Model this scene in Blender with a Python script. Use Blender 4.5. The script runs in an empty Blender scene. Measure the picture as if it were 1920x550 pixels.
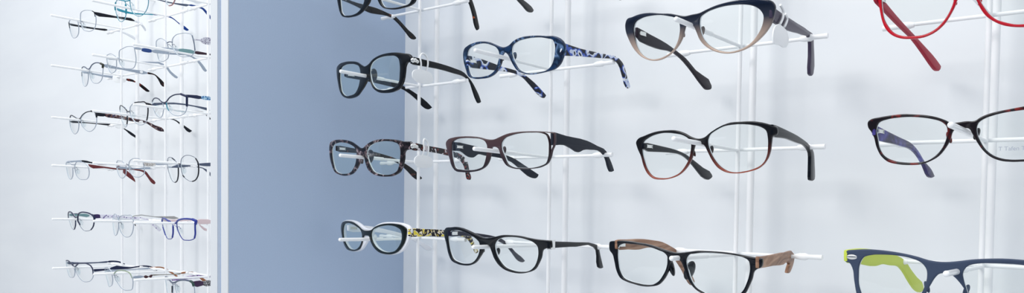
import bpy, bmesh, math, json
from mathutils import Vector, Matrix
# ------------------------------------------------------------------ camera, light, exposure
sc = bpy.context.scene
COL = sc.collection
CAM_Z = 1.4
yaw, pitch, roll = math.radians(39.6), math.atan(.0326), math.radians(.7)
fw = Vector((-math.sin(yaw)*math.cos(pitch), math.cos(yaw)*math.cos(pitch), -math.sin(pitch)))
rt = Vector((math.cos(yaw), math.sin(yaw), 0))
R_ = Matrix.Rotation(-roll, 3, fw)
rt = R_ @ rt
up = rt.cross(fw)
cd = bpy.data.cameras.new('camera')
cam = bpy.data.objects.new('camera', cd)
COL.objects.link(cam)
cam.matrix_world = Matrix(((rt.x, up.x, -fw.x, 0), (rt.y, up.y, -fw.y, 0), (rt.z, up.z, -fw.z, CAM_Z), (0, 0, 0, 1)))
cd.sensor_width = 36
cd.lens = 1498 * 36 / 1920
cd.shift_y = 162 / 1920
cd.clip_start = .02
sc.camera = cam
sc.view_settings.view_transform = 'Standard'
sc.view_settings.look = 'None'
sc.view_settings.gamma = 1
sc.view_settings.exposure = 0
sc.view_settings.use_curve_mapping = False
w = bpy.data.worlds.new('showroom_daylight'); sc.world = w; w.use_nodes = True
bg = w.node_tree.nodes['Background']
bg.inputs[1].default_value = 1.6
wt = w.node_tree; _tc = wt.nodes.new('ShaderNodeTexCoord'); _sp = wt.nodes.new('ShaderNodeSeparateXYZ'); _mr = wt.nodes.new('ShaderNodeMapRange')
_mr.inputs['From Min'].default_value = -1; _mr.inputs['From Max'].default_value = 1; _cr = wt.nodes.new('ShaderNodeValToRGB')
for _e, (_p, _v) in zip([_cr.color_ramp.elements[0], _cr.color_ramp.elements[1], _cr.color_ramp.elements.new(.5), _cr.color_ramp.elements.new(.62)], ((0, .35), (1, 2.0), (.5, .13), (.62, .55))):
    _e.position = _p; _e.color = (_v*.81, _v*.90, _v*1.03, 1)
wt.links.new(_tc.outputs['Generated'], _sp.inputs[0]); wt.links.new(_sp.outputs['Z'], _mr.inputs['Value']); wt.links.new(_mr.outputs[0], _cr.inputs[0]); wt.links.new(_cr.outputs[0], bg.inputs[0])
def area(name, loc, target, size, power, color):
    l = bpy.data.lights.new(name, 'AREA'); l.shape = 'RECTANGLE'; l.size, l.size_y = size
    l.energy = power; l.color = color
    o = bpy.data.objects.new(name, l); COL.objects.link(o); o.location = loc
    o.rotation_euler = (Vector(target) - Vector(loc)).to_track_quat('-Z', 'Y').to_euler()
    return o
area('overhead_light', (-.9, -1.1, 2.6), (-.2, .8, 1.4), (.9, .5), 16.5, (1, .97, .93))
area('overhead_light', (-1.75, -.45, 2.6), (-1.6, .8, 1.4), (1.5, .6), 9.5, (1, .98, .95))  # unseen fill light, added to brighten the far bay

# ------------------------------------------------------------------ measured outlines in millimetres, per pair of glasses (own axes at the bridge)
DATA = {
'c1r0':{"O":[-0.8,0.67561,1.67512],"M":[[1.0,0.0,0.0],[0.0,-0.10453,0.99452],[0.0,0.99452,0.10453]],"hL":[[-65.3,-2.3],[-66.4,6.9],[-62.7,15.3],[-50.8,17.8],[-33.7,14.8],[-19.5,9.4],[-11.5,2.8],[-11.3,-5.1],[-12.3,-10.7],[-14.3,-14.3],[-20.7,-20.3],[-28.5,-24.0],[-38.9,-25.5],[-51.3,-24.7],[-60.2,-22.8],[-64.2,-17.7],[-65.1,-10.5]],"hR":[[17.7,-9.6],[17.2,-0.9],[22.4,7.8],[34.0,13.5],[50.0,14.7],[64.9,12.7],[73.0,8.2],[74.7,-0.3],[72.9,-14.0],[69.7,-22.8],[66.4,-26.1],[56.2,-27.9],[43.2,-28.3],[31.3,-26.8],[23.9,-24.3],[20.2,-19.5]],"outer":[[-72.5,-1.2],[-73.2,7.1],[-71.2,13.8],[-64.5,20.2],[-46.8,21.0],[-25.1,16.3],[-9.9,9.8],[0.4,5.7],[8.8,7.7],[23.2,15.8],[41.2,18.4],[59.1,17.6],[73.6,15.0],[83.5,11.7],[83.3,5.7],[79.5,2.6],[77.7,-14.6],[75.7,-23.6],[73.7,-26.1],[67.3,-29.0],[56.0,-30.2],[43.0,-30.4],[29.8,-28.3],[21.7,-25.5],[16.5,-20.9],[12.9,-14.6],[8.6,-6.7],[2.2,-4.3],[-0.4,-7.7],[-1.7,-12.4],[-3.5,-15.0],[-10.3,-19.8],[-18.8,-24.5],[-30.7,-27.7],[-42.8,-27.9],[-55.2,-26.6],[-64.1,-23.3],[-68.2,-18.1],[-70.8,-9.6]],"tL":{"H":[-0.8702,0.67977,1.67793],"d":[0.10494,0.99448],"s":[["m",[[0.1,1.7],[19.5,-0.3],[25.7,-1.2],[48.3,-2.3],[63.7,-3.2],[86.1,-7.3],[94.2,-8.6],[103.7,-14.1],[117.6,-24.0],[130.9,-31.9],[132.8,-34.0],[130.3,-36.2],[124.7,-36.2],[114.9,-28.8],[101.0,-17.9],[90.2,-12.1],[76.8,-10.6],[63.8,-11.3],[53.4,-11.5],[43.2,-9.6],[25.7,-5.4],[6.1,-2.3],[-0.1,-1.7]]]]},"tR":{"H":[-0.71643,0.68087,1.68518],"d":[-0.01349,0.99991],"s":[["m",[[-0.0,3.8],[42.9,2.1],[82.8,-3.8],[96.4,-10.5],[103.9,-21.5],[111.7,-39.6],[114.0,-49.0],[110.8,-51.3],[107.0,-47.4],[101.5,-31.7],[92.8,-16.8],[85.0,-11.6],[43.0,-5.8],[0.0,-3.8]]]]}},
'c1r1':{"O":[-0.8,0.66941,1.57467],"M":[[0.98957,-0.1432,-0.0156],[0.0061,-0.06651,0.99777],[0.14392,0.98746,0.06494]],"hL":[[-73.0,1.5],[-68.4,7.2],[-56.9,10.1],[-41.2,9.8],[-25.2,7.3],[-16.4,3.8],[-13.4,-2.4],[-14.7,-11.2],[-19.4,-21.1],[-28.4,-28.6],[-43.4,-30.9],[-61.0,-29.4],[-69.9,-23.5],[-72.8,-14.8],[-74.3,-6.1]],"hR":[[10.0,-0.4],[14.4,4.9],[23.6,8.6],[37.1,10.4],[51.0,10.0],[63.0,8.0],[68.2,4.3],[69.9,-2.2],[69.3,-13.3],[67.2,-22.9],[60.9,-28.0],[48.5,-30.5],[32.1,-30.2],[19.8,-26.7],[12.6,-19.6],[9.4,-9.1]],"outer":[[-82.3,9.5],[-73.7,13.2],[-58.3,14.2],[-37.5,12.9],[-21.9,10.1],[-11.8,5.5],[-3.4,2.7],[6.3,4.3],[16.0,9.1],[30.1,12.6],[46.7,13.6],[64.4,12.6],[76.8,10.3],[88.7,6.7],[90.9,3.3],[90.3,-1.2],[82.3,-2.0],[80.1,-4.6],[78.0,-12.7],[74.6,-23.5],[68.3,-30.7],[57.3,-34.1],[41.3,-34.7],[24.5,-31.9],[14.7,-26.3],[8.7,-17.8],[4.4,-14.2],[0.9,-16.3],[-6.3,-22.3],[-14.5,-27.5],[-24.1,-32.7],[-38.7,-34.9],[-55.9,-33.5],[-68.5,-29.1],[-75.7,-22.3],[-80.5,-10.9],[-83.4,0.3]],"tL":{"H":[-0.85351,0.67995,1.57404],"d":[0.23008,0.97317],"s":[["m",[[-0.0,3.1],[21.2,0.5],[45.5,-1.2],[77.8,-3.8],[92.6,-8.5],[109.5,-16.1],[126.7,-26.0],[135.5,-33.0],[129.7,-36.2],[123.0,-34.6],[111.4,-24.9],[98.2,-16.4],[83.3,-10.5],[72.4,-10.0],[45.5,-7.2],[19.5,-5.2],[0.0,-3.1]]]]},"tR":{"H":[-0.70752,0.66375,1.57393],"d":[-0.08118,0.9967],"s":[["m",[[-0.0,3.7],[23.1,4.5],[53.9,4.3],[81.6,2.6],[100.8,-0.1],[107.0,-3.1],[115.7,-8.3],[125.9,-17.7],[135.1,-28.9],[137.7,-34.0],[132.6,-36.1],[127.4,-31.3],[121.0,-21.4],[113.3,-9.4],[100.9,-5.1],[81.7,-4.0],[54.0,-2.9],[23.2,-3.6],[0.0,-3.7]]]]}},
'c1r2':{"O":[-0.8,0.6624,1.46971],"M":[[0.99844,-0.04825,-0.02826],[0.0239,-0.08882,0.99576],[0.05055,0.99488,0.08752]],"hL":[[-69.4,1.4],[-64.8,7.1],[-53.0,10.1],[-38.4,10.3],[-23.8,7.8],[-13.3,3.4],[-9.5,-1.0],[-10.0,-7.8],[-12.8,-16.5],[-18.9,-24.0],[-25.9,-28.5],[-39.9,-30.5],[-54.5,-29.7],[-63.0,-25.7],[-67.4,-16.7],[-69.7,-6.4]],"hR":[[11.6,-2.4],[14.9,3.0],[23.7,7.7],[36.6,10.1],[50.5,10.6],[62.1,9.2],[69.9,5.7],[72.0,-0.2],[71.5,-9.6],[69.3,-19.0],[65.7,-25.5],[58.1,-29.4],[44.4,-31.0],[32.1,-29.8],[23.1,-26.8],[17.9,-20.8],[13.7,-12.8]],"outer":[[-76.0,4.0],[-74.0,9.8],[-65.5,13.1],[-52.5,14.3],[-35.7,13.7],[-20.2,10.9],[-9.9,6.4],[-1.9,3.0],[4.1,2.9],[12.3,7.3],[24.0,11.3],[38.6,13.2],[54.0,12.9],[67.1,11.7],[78.0,9.7],[89.5,8.6],[90.0,4.2],[88.3,0.2],[82.1,-0.9],[78.9,-3.2],[77.7,-10.8],[74.9,-19.0],[69.6,-27.3],[61.3,-31.5],[47.7,-33.3],[33.7,-32.8],[21.0,-29.9],[11.9,-23.8],[7.7,-15.3],[5.3,-8.5],[1.3,-7.3],[-1.1,-12.2],[-5.6,-17.7],[-12.5,-24.6],[-21.6,-30.3],[-35.4,-33.0],[-52.2,-32.0],[-64.6,-28.3],[-71.7,-19.3],[-75.9,-7.7]],"tL":{"H":[-0.85462,0.66747,1.47466],"d":[0.09549,0.99543],"s":[["m",[[-0.0,3.2],[31.1,1.2],[49.9,-0.0],[77.3,-4.3],[97.3,-8.7],[109.3,-13.3],[131.9,-24.8],[144.5,-34.8],[137.4,-37.8],[132.1,-35.9],[118.0,-25.3],[107.6,-18.2],[94.0,-12.7],[77.4,-9.7],[49.9,-6.2],[31.1,-4.6],[0.0,-3.2]]]]},"tR":{"H":[-0.70841,0.66509,1.47189],"d":[-0.09551,0.99543],"s":[["m",[[-0.0,4.0],[27.6,2.4],[69.5,-0.1],[100.7,-5.7],[108.8,-10.1],[113.6,-18.2],[116.1,-26.6],[119.7,-33.5],[118.6,-36.6],[112.8,-35.9],[109.8,-28.2],[105.5,-18.6],[98.6,-12.7],[69.6,-7.5],[27.7,-4.8],[0.0,-4.0]]]]}},
'c1r3':{"O":[-0.8,0.67374,1.36485],"M":[[0.97917,-0.20292,0.00707],[-0.02271,-0.07487,0.99693],[0.20176,0.97633,0.07792]],"hL":[[-79.0,-0.1],[-73.5,7.4],[-60.6,10.4],[-43.7,9.6],[-28.6,6.4],[-18.2,2.2],[-14.8,-3.2],[-17.5,-12.2],[-24.3,-18.8],[-33.3,-22.9],[-46.3,-24.8],[-62.6,-23.0],[-72.6,-17.2],[-78.9,-9.5]],"hR":[[10.1,-2.5],[13.2,2.3],[23.7,6.2],[39.7,8.9],[56.4,9.4],[68.0,7.5],[75.7,3.6],[77.1,-1.1],[75.3,-9.5],[70.0,-15.9],[62.0,-21.5],[52.8,-23.7],[40.1,-24.1],[27.1,-21.5],[16.6,-16.0],[11.4,-9.9]],"outer":[[-87.3,3.6],[-81.8,9.8],[-71.3,12.7],[-56.5,13.5],[-40.0,12.2],[-25.4,8.0],[-12.0,2.6],[-0.1,2.0],[10.1,3.1],[19.1,7.0],[33.3,10.5],[50.5,12.0],[66.5,11.6],[79.5,9.6],[86.3,5.5],[85.7,-0.4],[82.2,-9.3],[75.9,-16.6],[66.8,-22.8],[54.5,-26.3],[39.8,-26.8],[24.5,-24.4],[13.4,-18.6],[7.0,-11.3],[4.0,-5.2],[-2.3,-4.3],[-10.5,-5.6],[-13.2,-9.5],[-17.6,-16.0],[-24.2,-22.1],[-36.9,-25.9],[-53.4,-26.8],[-71.0,-24.4],[-81.2,-16.3],[-85.4,-7.1]],"back":[[-89.5,3.5],[-83.7,10.7],[-71.8,13.9],[-56.2,14.8],[-38.1,13.9],[-23.5,10.6],[-10.2,5.8],[0.2,4.5],[10.4,5.2],[21.8,9.5],[35.7,12.8],[50.7,13.6],[66.6,13.3],[80.6,11.7],[89.3,8.5],[92.3,3.8],[89.9,-3.3],[84.7,-11.6],[77.6,-18.9],[67.6,-24.2],[54.4,-27.2],[39.7,-27.7],[24.4,-25.6],[12.0,-19.9],[5.6,-12.6],[1.1,-8.0],[-1.5,-8.1],[-6.7,-13.1],[-13.7,-18.4],[-23.0,-23.9],[-37.1,-27.2],[-55.3,-27.9],[-74.3,-25.2],[-84.7,-17.1],[-89.3,-7.2]],"tL":{"H":[-0.85648,0.68822,1.36875],"d":[0.28078,0.95977],"s":[["m",[[-0.0,3.7],[21.0,3.3],[38.1,1.4],[58.5,-2.8],[77.9,-7.4],[94.6,-13.0],[106.9,-18.0],[119.4,-24.4],[128.9,-30.1],[126.6,-33.3],[121.0,-32.8],[110.1,-25.6],[99.2,-18.6],[77.9,-12.1],[58.6,-8.6],[38.2,-5.7],[0.0,-3.7]]]]},"tR":{"H":[-0.70803,0.66239,1.36746],"d":[-0.01328,0.99991],"s":[["m",[[-0.0,4.2],[28.9,3.8],[62.1,2.0],[97.2,-1.4],[109.7,-5.1],[115.1,-11.5],[121.6,-20.1],[127.1,-28.1],[122.8,-29.7],[117.4,-22.8],[109.8,-13.5],[99.4,-8.0],[62.3,-6.8],[29.0,-5.1],[0.0,-4.2]]]]}},
'c2r1':{"O":[-0.575,0.67459,1.5732],"M":[[0.99405,-0.09663,-0.05025],[0.03858,-0.11908,0.99214],[0.10185,0.98817,0.11464]],"hL":[[-63.2,-0.8],[-60.8,4.2],[-52.6,8.1],[-41.0,9.6],[-28.2,8.9],[-17.9,6.3],[-10.4,2.9],[-6.8,-1.2],[-6.0,-6.3],[-8.9,-13.8],[-13.4,-20.7],[-21.4,-25.3],[-34.1,-27.4],[-47.2,-27.3],[-56.9,-25.6],[-61.4,-18.3],[-62.8,-9.0]],"hR":[[13.4,-2.2],[15.2,3.0],[22.2,6.8],[32.5,8.6],[43.9,9.0],[54.8,8.3],[64.1,6.4],[70.5,4.4],[72.9,-0.5],[72.7,-8.8],[70.5,-17.0],[67.0,-22.5],[60.3,-26.3],[50.8,-27.9],[39.6,-28.1],[31.0,-26.7],[23.8,-23.0],[18.1,-15.6],[14.6,-8.8]],"outer":[[-71.4,1.0],[-68.9,6.0],[-61.4,9.4],[-48.4,11.7],[-35.3,11.9],[-22.9,10.1],[-12.8,6.7],[-6.2,4.2],[1.8,2.5],[9.8,4.0],[16.2,7.8],[26.8,10.7],[38.4,11.3],[52.2,10.6],[62.9,9.2],[73.2,8.0],[80.7,4.0],[84.8,-1.4],[85.3,-6.6],[82.6,-13.6],[78.7,-20.6],[72.1,-25.4],[62.9,-27.5],[50.8,-28.9],[39.6,-29.4],[29.5,-27.7],[21.5,-24.5],[15.0,-17.6],[10.6,-10.7],[7.0,-5.6],[3.1,-3.4],[-1.0,-5.3],[-3.0,-12.0],[-7.5,-19.4],[-15.4,-25.7],[-23.4,-28.6],[-37.9,-29.7],[-53.2,-28.7],[-63.0,-25.2],[-67.5,-16.8],[-71.0,-7.2]],"tL":{"H":[-0.63712,0.68498,1.5696],"d":[0.15563,0.98782],"s":[["m",[[-0.1,5.7],[41.9,1.4],[50.2,-0.3],[67.0,-1.5],[84.2,-3.9],[101.9,-10.9],[120.1,-21.9],[127.9,-27.7],[124.9,-31.3],[118.7,-29.8],[102.0,-18.4],[87.2,-8.9],[67.1,-5.8],[42.0,-6.3],[0.1,-5.7]]]]},"tR":{"H":[-0.49268,0.67334,1.56412],"d":[0.04527,0.99897],"s":[["m",[[-0.1,6.0],[31.1,5.4],[72.1,6.0],[102.4,5.6],[111.2,1.0],[120.4,-13.6],[127.1,-23.8],[124.3,-26.1],[120.0,-24.6],[112.6,-12.6],[104.3,-1.0],[95.6,2.3],[72.3,0.9],[31.3,-2.9],[0.1,-6.0]]]]}},
'c2r2':{"O":[-0.575,0.66029,1.46911],"M":[[0.99853,-0.05378,0.0072],[-0.01323,-0.11262,0.99355],[0.05262,0.99218,0.11316]],"hL":[[-71.9,-3.9],[-69.8,4.0],[-62.2,7.3],[-48.3,8.2],[-31.7,7.3],[-19.5,5.7],[-12.9,3.0],[-10.0,-1.2],[-11.3,-10.0],[-14.3,-18.1],[-18.4,-24.4],[-26.6,-27.2],[-41.3,-28.3],[-56.6,-27.4],[-67.4,-25.0],[-70.6,-17.5]],"hR":[[12.3,-0.6],[16.2,3.7],[27.1,7.1],[40.3,8.5],[54.2,8.2],[66.3,6.9],[72.0,4.3],[74.2,-0.8],[74.2,-9.6],[72.8,-18.3],[69.8,-24.3],[63.6,-26.8],[52.6,-28.6],[38.5,-28.4],[26.9,-27.1],[19.7,-23.4],[15.2,-14.6],[12.0,-7.5]],"outer":[[-81.8,5.2],[-78.9,7.5],[-65.9,10.0],[-50.0,10.3],[-35.1,9.5],[-21.0,7.6],[-11.0,5.2],[-6.1,4.4],[2.0,4.3],[10.2,6.4],[21.2,9.1],[36.1,10.2],[50.3,9.9],[63.8,8.9],[76.7,7.3],[82.0,6.4],[82.4,0.9],[81.1,-6.7],[78.1,-12.0],[75.8,-18.5],[71.4,-24.9],[64.9,-28.0],[52.5,-29.7],[38.4,-29.6],[25.3,-28.2],[16.6,-24.4],[11.8,-17.9],[9.2,-12.0],[7.3,-6.7],[2.8,-4.2],[-2.9,-4.7],[-5.1,-10.2],[-8.5,-18.3],[-14.2,-24.6],[-23.2,-28.5],[-37.9,-30.5],[-55.0,-30.4],[-68.8,-28.0],[-74.4,-22.3],[-77.5,-13.6],[-80.6,-4.8]],"tL":{"H":[-0.64062,0.66773,1.46893],"d":[0.09049,0.9959],"s":[["m",[[-0.1,4.9],[51.1,-0.1],[71.9,-3.5],[96.0,-7.9],[118.3,-16.5],[144.3,-27.2],[141.5,-31.2],[130.0,-31.2],[115.7,-24.4],[96.1,-13.6],[74.6,-9.4],[51.2,-8.0],[38.5,-7.2],[31.1,-11.3],[23.7,-10.8],[11.5,-5.1],[0.1,-4.9]]]]},"tR":{"H":[-0.4942,0.6617,1.47081],"d":[-0.05813,0.99831],"s":[["m",[[-0.2,6.7],[26.7,4.9],[68.0,3.0],[91.7,-1.3],[111.1,-5.8],[116.7,-11.1],[126.1,-21.3],[130.3,-27.4],[122.7,-29.0],[119.0,-26.1],[111.4,-14.1],[102.3,-8.1],[78.2,-6.5],[61.7,-7.9],[52.1,-10.9],[36.2,-7.5],[23.9,-5.1],[0.2,-6.8]]]]}},
'c2r3':{"O":[-0.575,0.65152,1.36322],"M":[[0.99462,-0.09592,-0.03905],[0.02451,-0.14831,0.98864],[0.10062,0.98428,0.14516]],"hL":[[-70.4,-1.7],[-66.6,3.8],[-55.5,6.7],[-42.4,6.7],[-28.7,3.7],[-17.3,-0.3],[-12.8,-3.7],[-12.6,-9.7],[-15.0,-16.4],[-19.8,-22.4],[-27.1,-27.6],[-39.7,-30.6],[-52.6,-30.4],[-63.8,-27.2],[-67.9,-20.8],[-70.2,-11.9]],"hR":[[11.9,-4.3],[15.4,0.7],[24.4,4.5],[35.7,6.0],[47.8,6.0],[58.0,4.6],[66.6,2.1],[71.3,-1.7],[72.1,-7.3],[70.3,-15.5],[66.0,-23.1],[59.3,-28.3],[47.4,-30.7],[36.7,-30.3],[25.8,-27.6],[17.7,-20.9],[13.2,-13.8]],"outer":[[-78.3,3.3],[-75.3,7.0],[-64.8,9.2],[-53.1,10.6],[-40.2,9.9],[-26.6,7.2],[-13.6,3.8],[-4.2,2.1],[5.1,3.1],[12.8,4.7],[23.2,7.1],[35.8,7.9],[49.2,7.7],[60.7,6.3],[71.8,5.4],[81.4,5.2],[87.9,4.8],[88.0,-2.2],[81.4,-3.4],[77.1,-5.9],[74.7,-13.2],[70.5,-20.6],[65.8,-26.7],[56.6,-30.6],[46.0,-32.6],[35.1,-32.5],[22.7,-30.0],[14.4,-25.0],[9.1,-18.5],[6.0,-11.3],[2.7,-5.6],[-4.3,-6.2],[-8.2,-13.6],[-14.6,-20.8],[-21.1,-26.9],[-31.0,-31.3],[-43.7,-33.0],[-56.7,-32.6],[-68.1,-29.4],[-73.1,-21.4],[-75.7,-10.2],[-78.6,-1.3]],"tL":{"H":[-0.63997,0.6613,1.36877],"d":[-0.05539,0.99847],"s":[["m",[[-0.0,3.1],[22.5,1.8],[53.3,-1.3],[85.8,-5.6],[99.8,-8.9],[112.1,-14.7],[128.9,-26.4],[148.3,-37.2],[150.5,-39.2],[146.2,-40.7],[137.6,-38.6],[124.7,-28.7],[112.1,-19.0],[95.8,-12.4],[83.9,-8.5],[53.4,-6.0],[24.3,-3.6],[0.0,-3.1]]]]},"tR":{"H":[-0.48748,0.64974,1.36185],"d":[-0.16756,0.98586],"s":[["m",[[-0.1,3.7],[13.0,3.0],[65.5,0.5],[111.9,-2.9],[122.2,-5.5],[128.9,-16.7],[137.9,-31.5],[131.6,-32.3],[125.2,-29.9],[120.4,-11.2],[112.1,-6.8],[65.7,-4.5],[13.2,-3.8],[0.1,-3.7]]]]}},
'c3r1':{"O":[-0.3385,0.65764,1.56984],"M":[[0.99368,-0.10201,-0.04685],[0.02952,-0.16527,0.98581],[0.10831,0.98096,0.16122]],"hL":[[-67.8,-0.3],[-65.3,4.3],[-56.9,7.7],[-45.4,8.6],[-34.3,7.9],[-25.1,6.0],[-17.4,3.4],[-13.5,-0.6],[-12.7,-5.9],[-13.6,-12.0],[-16.4,-19.0],[-21.2,-24.9],[-29.3,-29.3],[-40.4,-31.7],[-50.3,-30.6],[-58.8,-25.6],[-64.3,-18.1],[-67.1,-9.1]],"hR":[[7.9,-2.9],[8.8,1.0],[14.2,4.4],[22.3,6.7],[31.3,7.9],[41.0,8.0],[50.5,7.1],[58.7,5.1],[64.7,1.1],[67.4,-3.5],[67.1,-9.2],[65.0,-14.7],[61.4,-20.1],[56.1,-25.4],[48.8,-29.2],[41.2,-31.0],[32.5,-30.8],[23.6,-28.0],[15.7,-22.8],[10.6,-16.3],[8.5,-10.0]],"outer":[[-78.4,4.1],[-75.8,8.7],[-68.7,10.1],[-59.6,11.6],[-46.6,11.4],[-34.3,9.4],[-22.4,7.8],[-14.7,5.7],[-7.3,4.0],[0.1,4.5],[8.5,5.1],[14.4,6.9],[24.8,9.6],[33.5,10.8],[44.3,11.5],[55.8,11.0],[67.8,9.3],[74.7,7.0],[77.1,3.4],[76.5,-3.5],[74.5,-9.9],[70.5,-16.2],[63.3,-23.2],[54.0,-29.1],[45.5,-31.8],[35.8,-32.7],[26.9,-31.3],[17.9,-27.6],[12.2,-23.5],[7.6,-18.1],[4.3,-10.6],[1.8,-5.8],[-2.0,-3.4],[-6.3,-4.0],[-8.4,-8.4],[-10.5,-14.3],[-15.2,-21.2],[-22.6,-27.4],[-30.8,-31.5],[-40.5,-33.3],[-48.9,-32.3],[-58.9,-28.3],[-67.5,-21.1],[-74.6,-10.6],[-78.1,-2.6]],"tL":{"H":[-0.39985,0.66807,1.56906],"d":[0.06113,0.99813],"s":[["m",[[-0.1,4.1],[21.4,1.2],[51.4,-3.0],[70.6,-7.5],[88.8,-12.4],[109.5,-22.0],[143.1,-34.4],[143.2,-37.4],[133.4,-39.9],[123.4,-35.8],[102.1,-23.9],[79.8,-13.7],[65.5,-10.1],[34.9,-10.5],[0.1,-4.1]]]]},"tR":{"H":[-0.26275,0.65534,1.56494],"d":[-0.072,0.9974],"s":[["m",[[-0.3,4.1],[32.6,4.7],[71.2,5.0],[107.3,5.0],[125.2,3.1],[127.2,-4.5],[128.4,-32.6],[123.5,-35.4],[117.0,-34.2],[116.4,-6.3],[114.1,-1.5],[95.5,-1.4],[49.6,-5.7],[33.5,-6.3],[0.3,-4.1]]]]}},
'c3r2':{"O":[-0.3385,0.67908,1.46215],"M":[[0.9979,-0.04022,0.05077],[-0.05549,-0.12647,0.99042],[0.03341,0.99115,0.12844]],"hL":[[-65.4,0.1],[-63.3,5.1],[-56.5,9.0],[-46.5,11.4],[-35.7,11.7],[-25.5,10.1],[-16.9,7.4],[-11.7,3.6],[-9.7,-0.4],[-10.7,-7.9],[-13.4,-15.3],[-18.1,-21.5],[-24.4,-27.1],[-35.1,-30.8],[-45.9,-31.0],[-55.3,-28.5],[-60.9,-21.9],[-64.0,-12.6],[-65.4,-5.6]],"hR":[[7.8,0.4],[10.0,5.0],[16.1,8.6],[24.2,11.4],[33.1,11.9],[42.7,11.3],[51.0,9.6],[58.0,7.1],[62.3,3.5],[63.3,-2.2],[62.9,-10.2],[61.3,-18.3],[58.0,-24.1],[53.0,-27.8],[44.4,-30.2],[34.7,-31.0],[26.0,-29.6],[18.6,-25.0],[12.5,-17.1],[8.7,-8.2]],"outer":[[-71.9,6.4],[-70.2,8.5],[-60.4,11.6],[-49.0,13.9],[-35.5,14.2],[-23.9,12.8],[-15.5,9.4],[-8.5,5.1],[-1.5,2.9],[4.5,3.6],[10.7,7.2],[19.1,11.1],[31.1,14.2],[40.8,13.8],[51.3,12.9],[61.3,10.2],[68.1,7.2],[71.4,5.5],[71.2,-1.0],[67.8,-2.1],[66.1,-7.5],[64.6,-14.5],[61.6,-21.3],[56.2,-27.0],[48.7,-30.0],[40.1,-31.4],[30.3,-31.7],[22.7,-30.1],[15.2,-25.3],[10.1,-17.9],[6.3,-9.1],[3.3,-3.4],[-0.2,-2.1],[-5.0,-2.1],[-7.2,-6.0],[-9.1,-12.4],[-13.5,-19.6],[-18.4,-24.7],[-25.9,-29.5],[-36.6,-32.2],[-46.1,-32.5],[-55.5,-30.8],[-62.0,-25.3],[-65.4,-18.2],[-67.8,-7.7],[-71.2,0.6]],"tL":{"H":[-0.40054,0.68481,1.46121],"d":[0.10197,0.99479],"s":[["m",[[-0.1,2.7],[31.6,1.5],[52.2,-0.2],[73.5,-4.0],[88.3,-9.3],[107.4,-16.6],[125.0,-23.3],[126.3,-25.7],[119.4,-29.3],[113.6,-28.9],[92.3,-17.3],[77.3,-8.8],[66.4,-5.4],[42.0,-4.2],[0.1,-2.7]]]]},"tR":{"H":[-0.26973,0.68008,1.46987],"d":[0.01307,0.99991],"s":[["m",[[-0.3,4.4],[35.0,1.7],[68.3,-2.8],[88.5,-7.8],[99.2,-13.6],[102.6,-25.6],[103.6,-39.6],[98.5,-41.4],[92.2,-40.5],[91.3,-26.1],[90.0,-15.1],[78.6,-9.4],[58.9,-7.6],[30.9,-5.6],[0.3,-4.4]]]]}},
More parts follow.
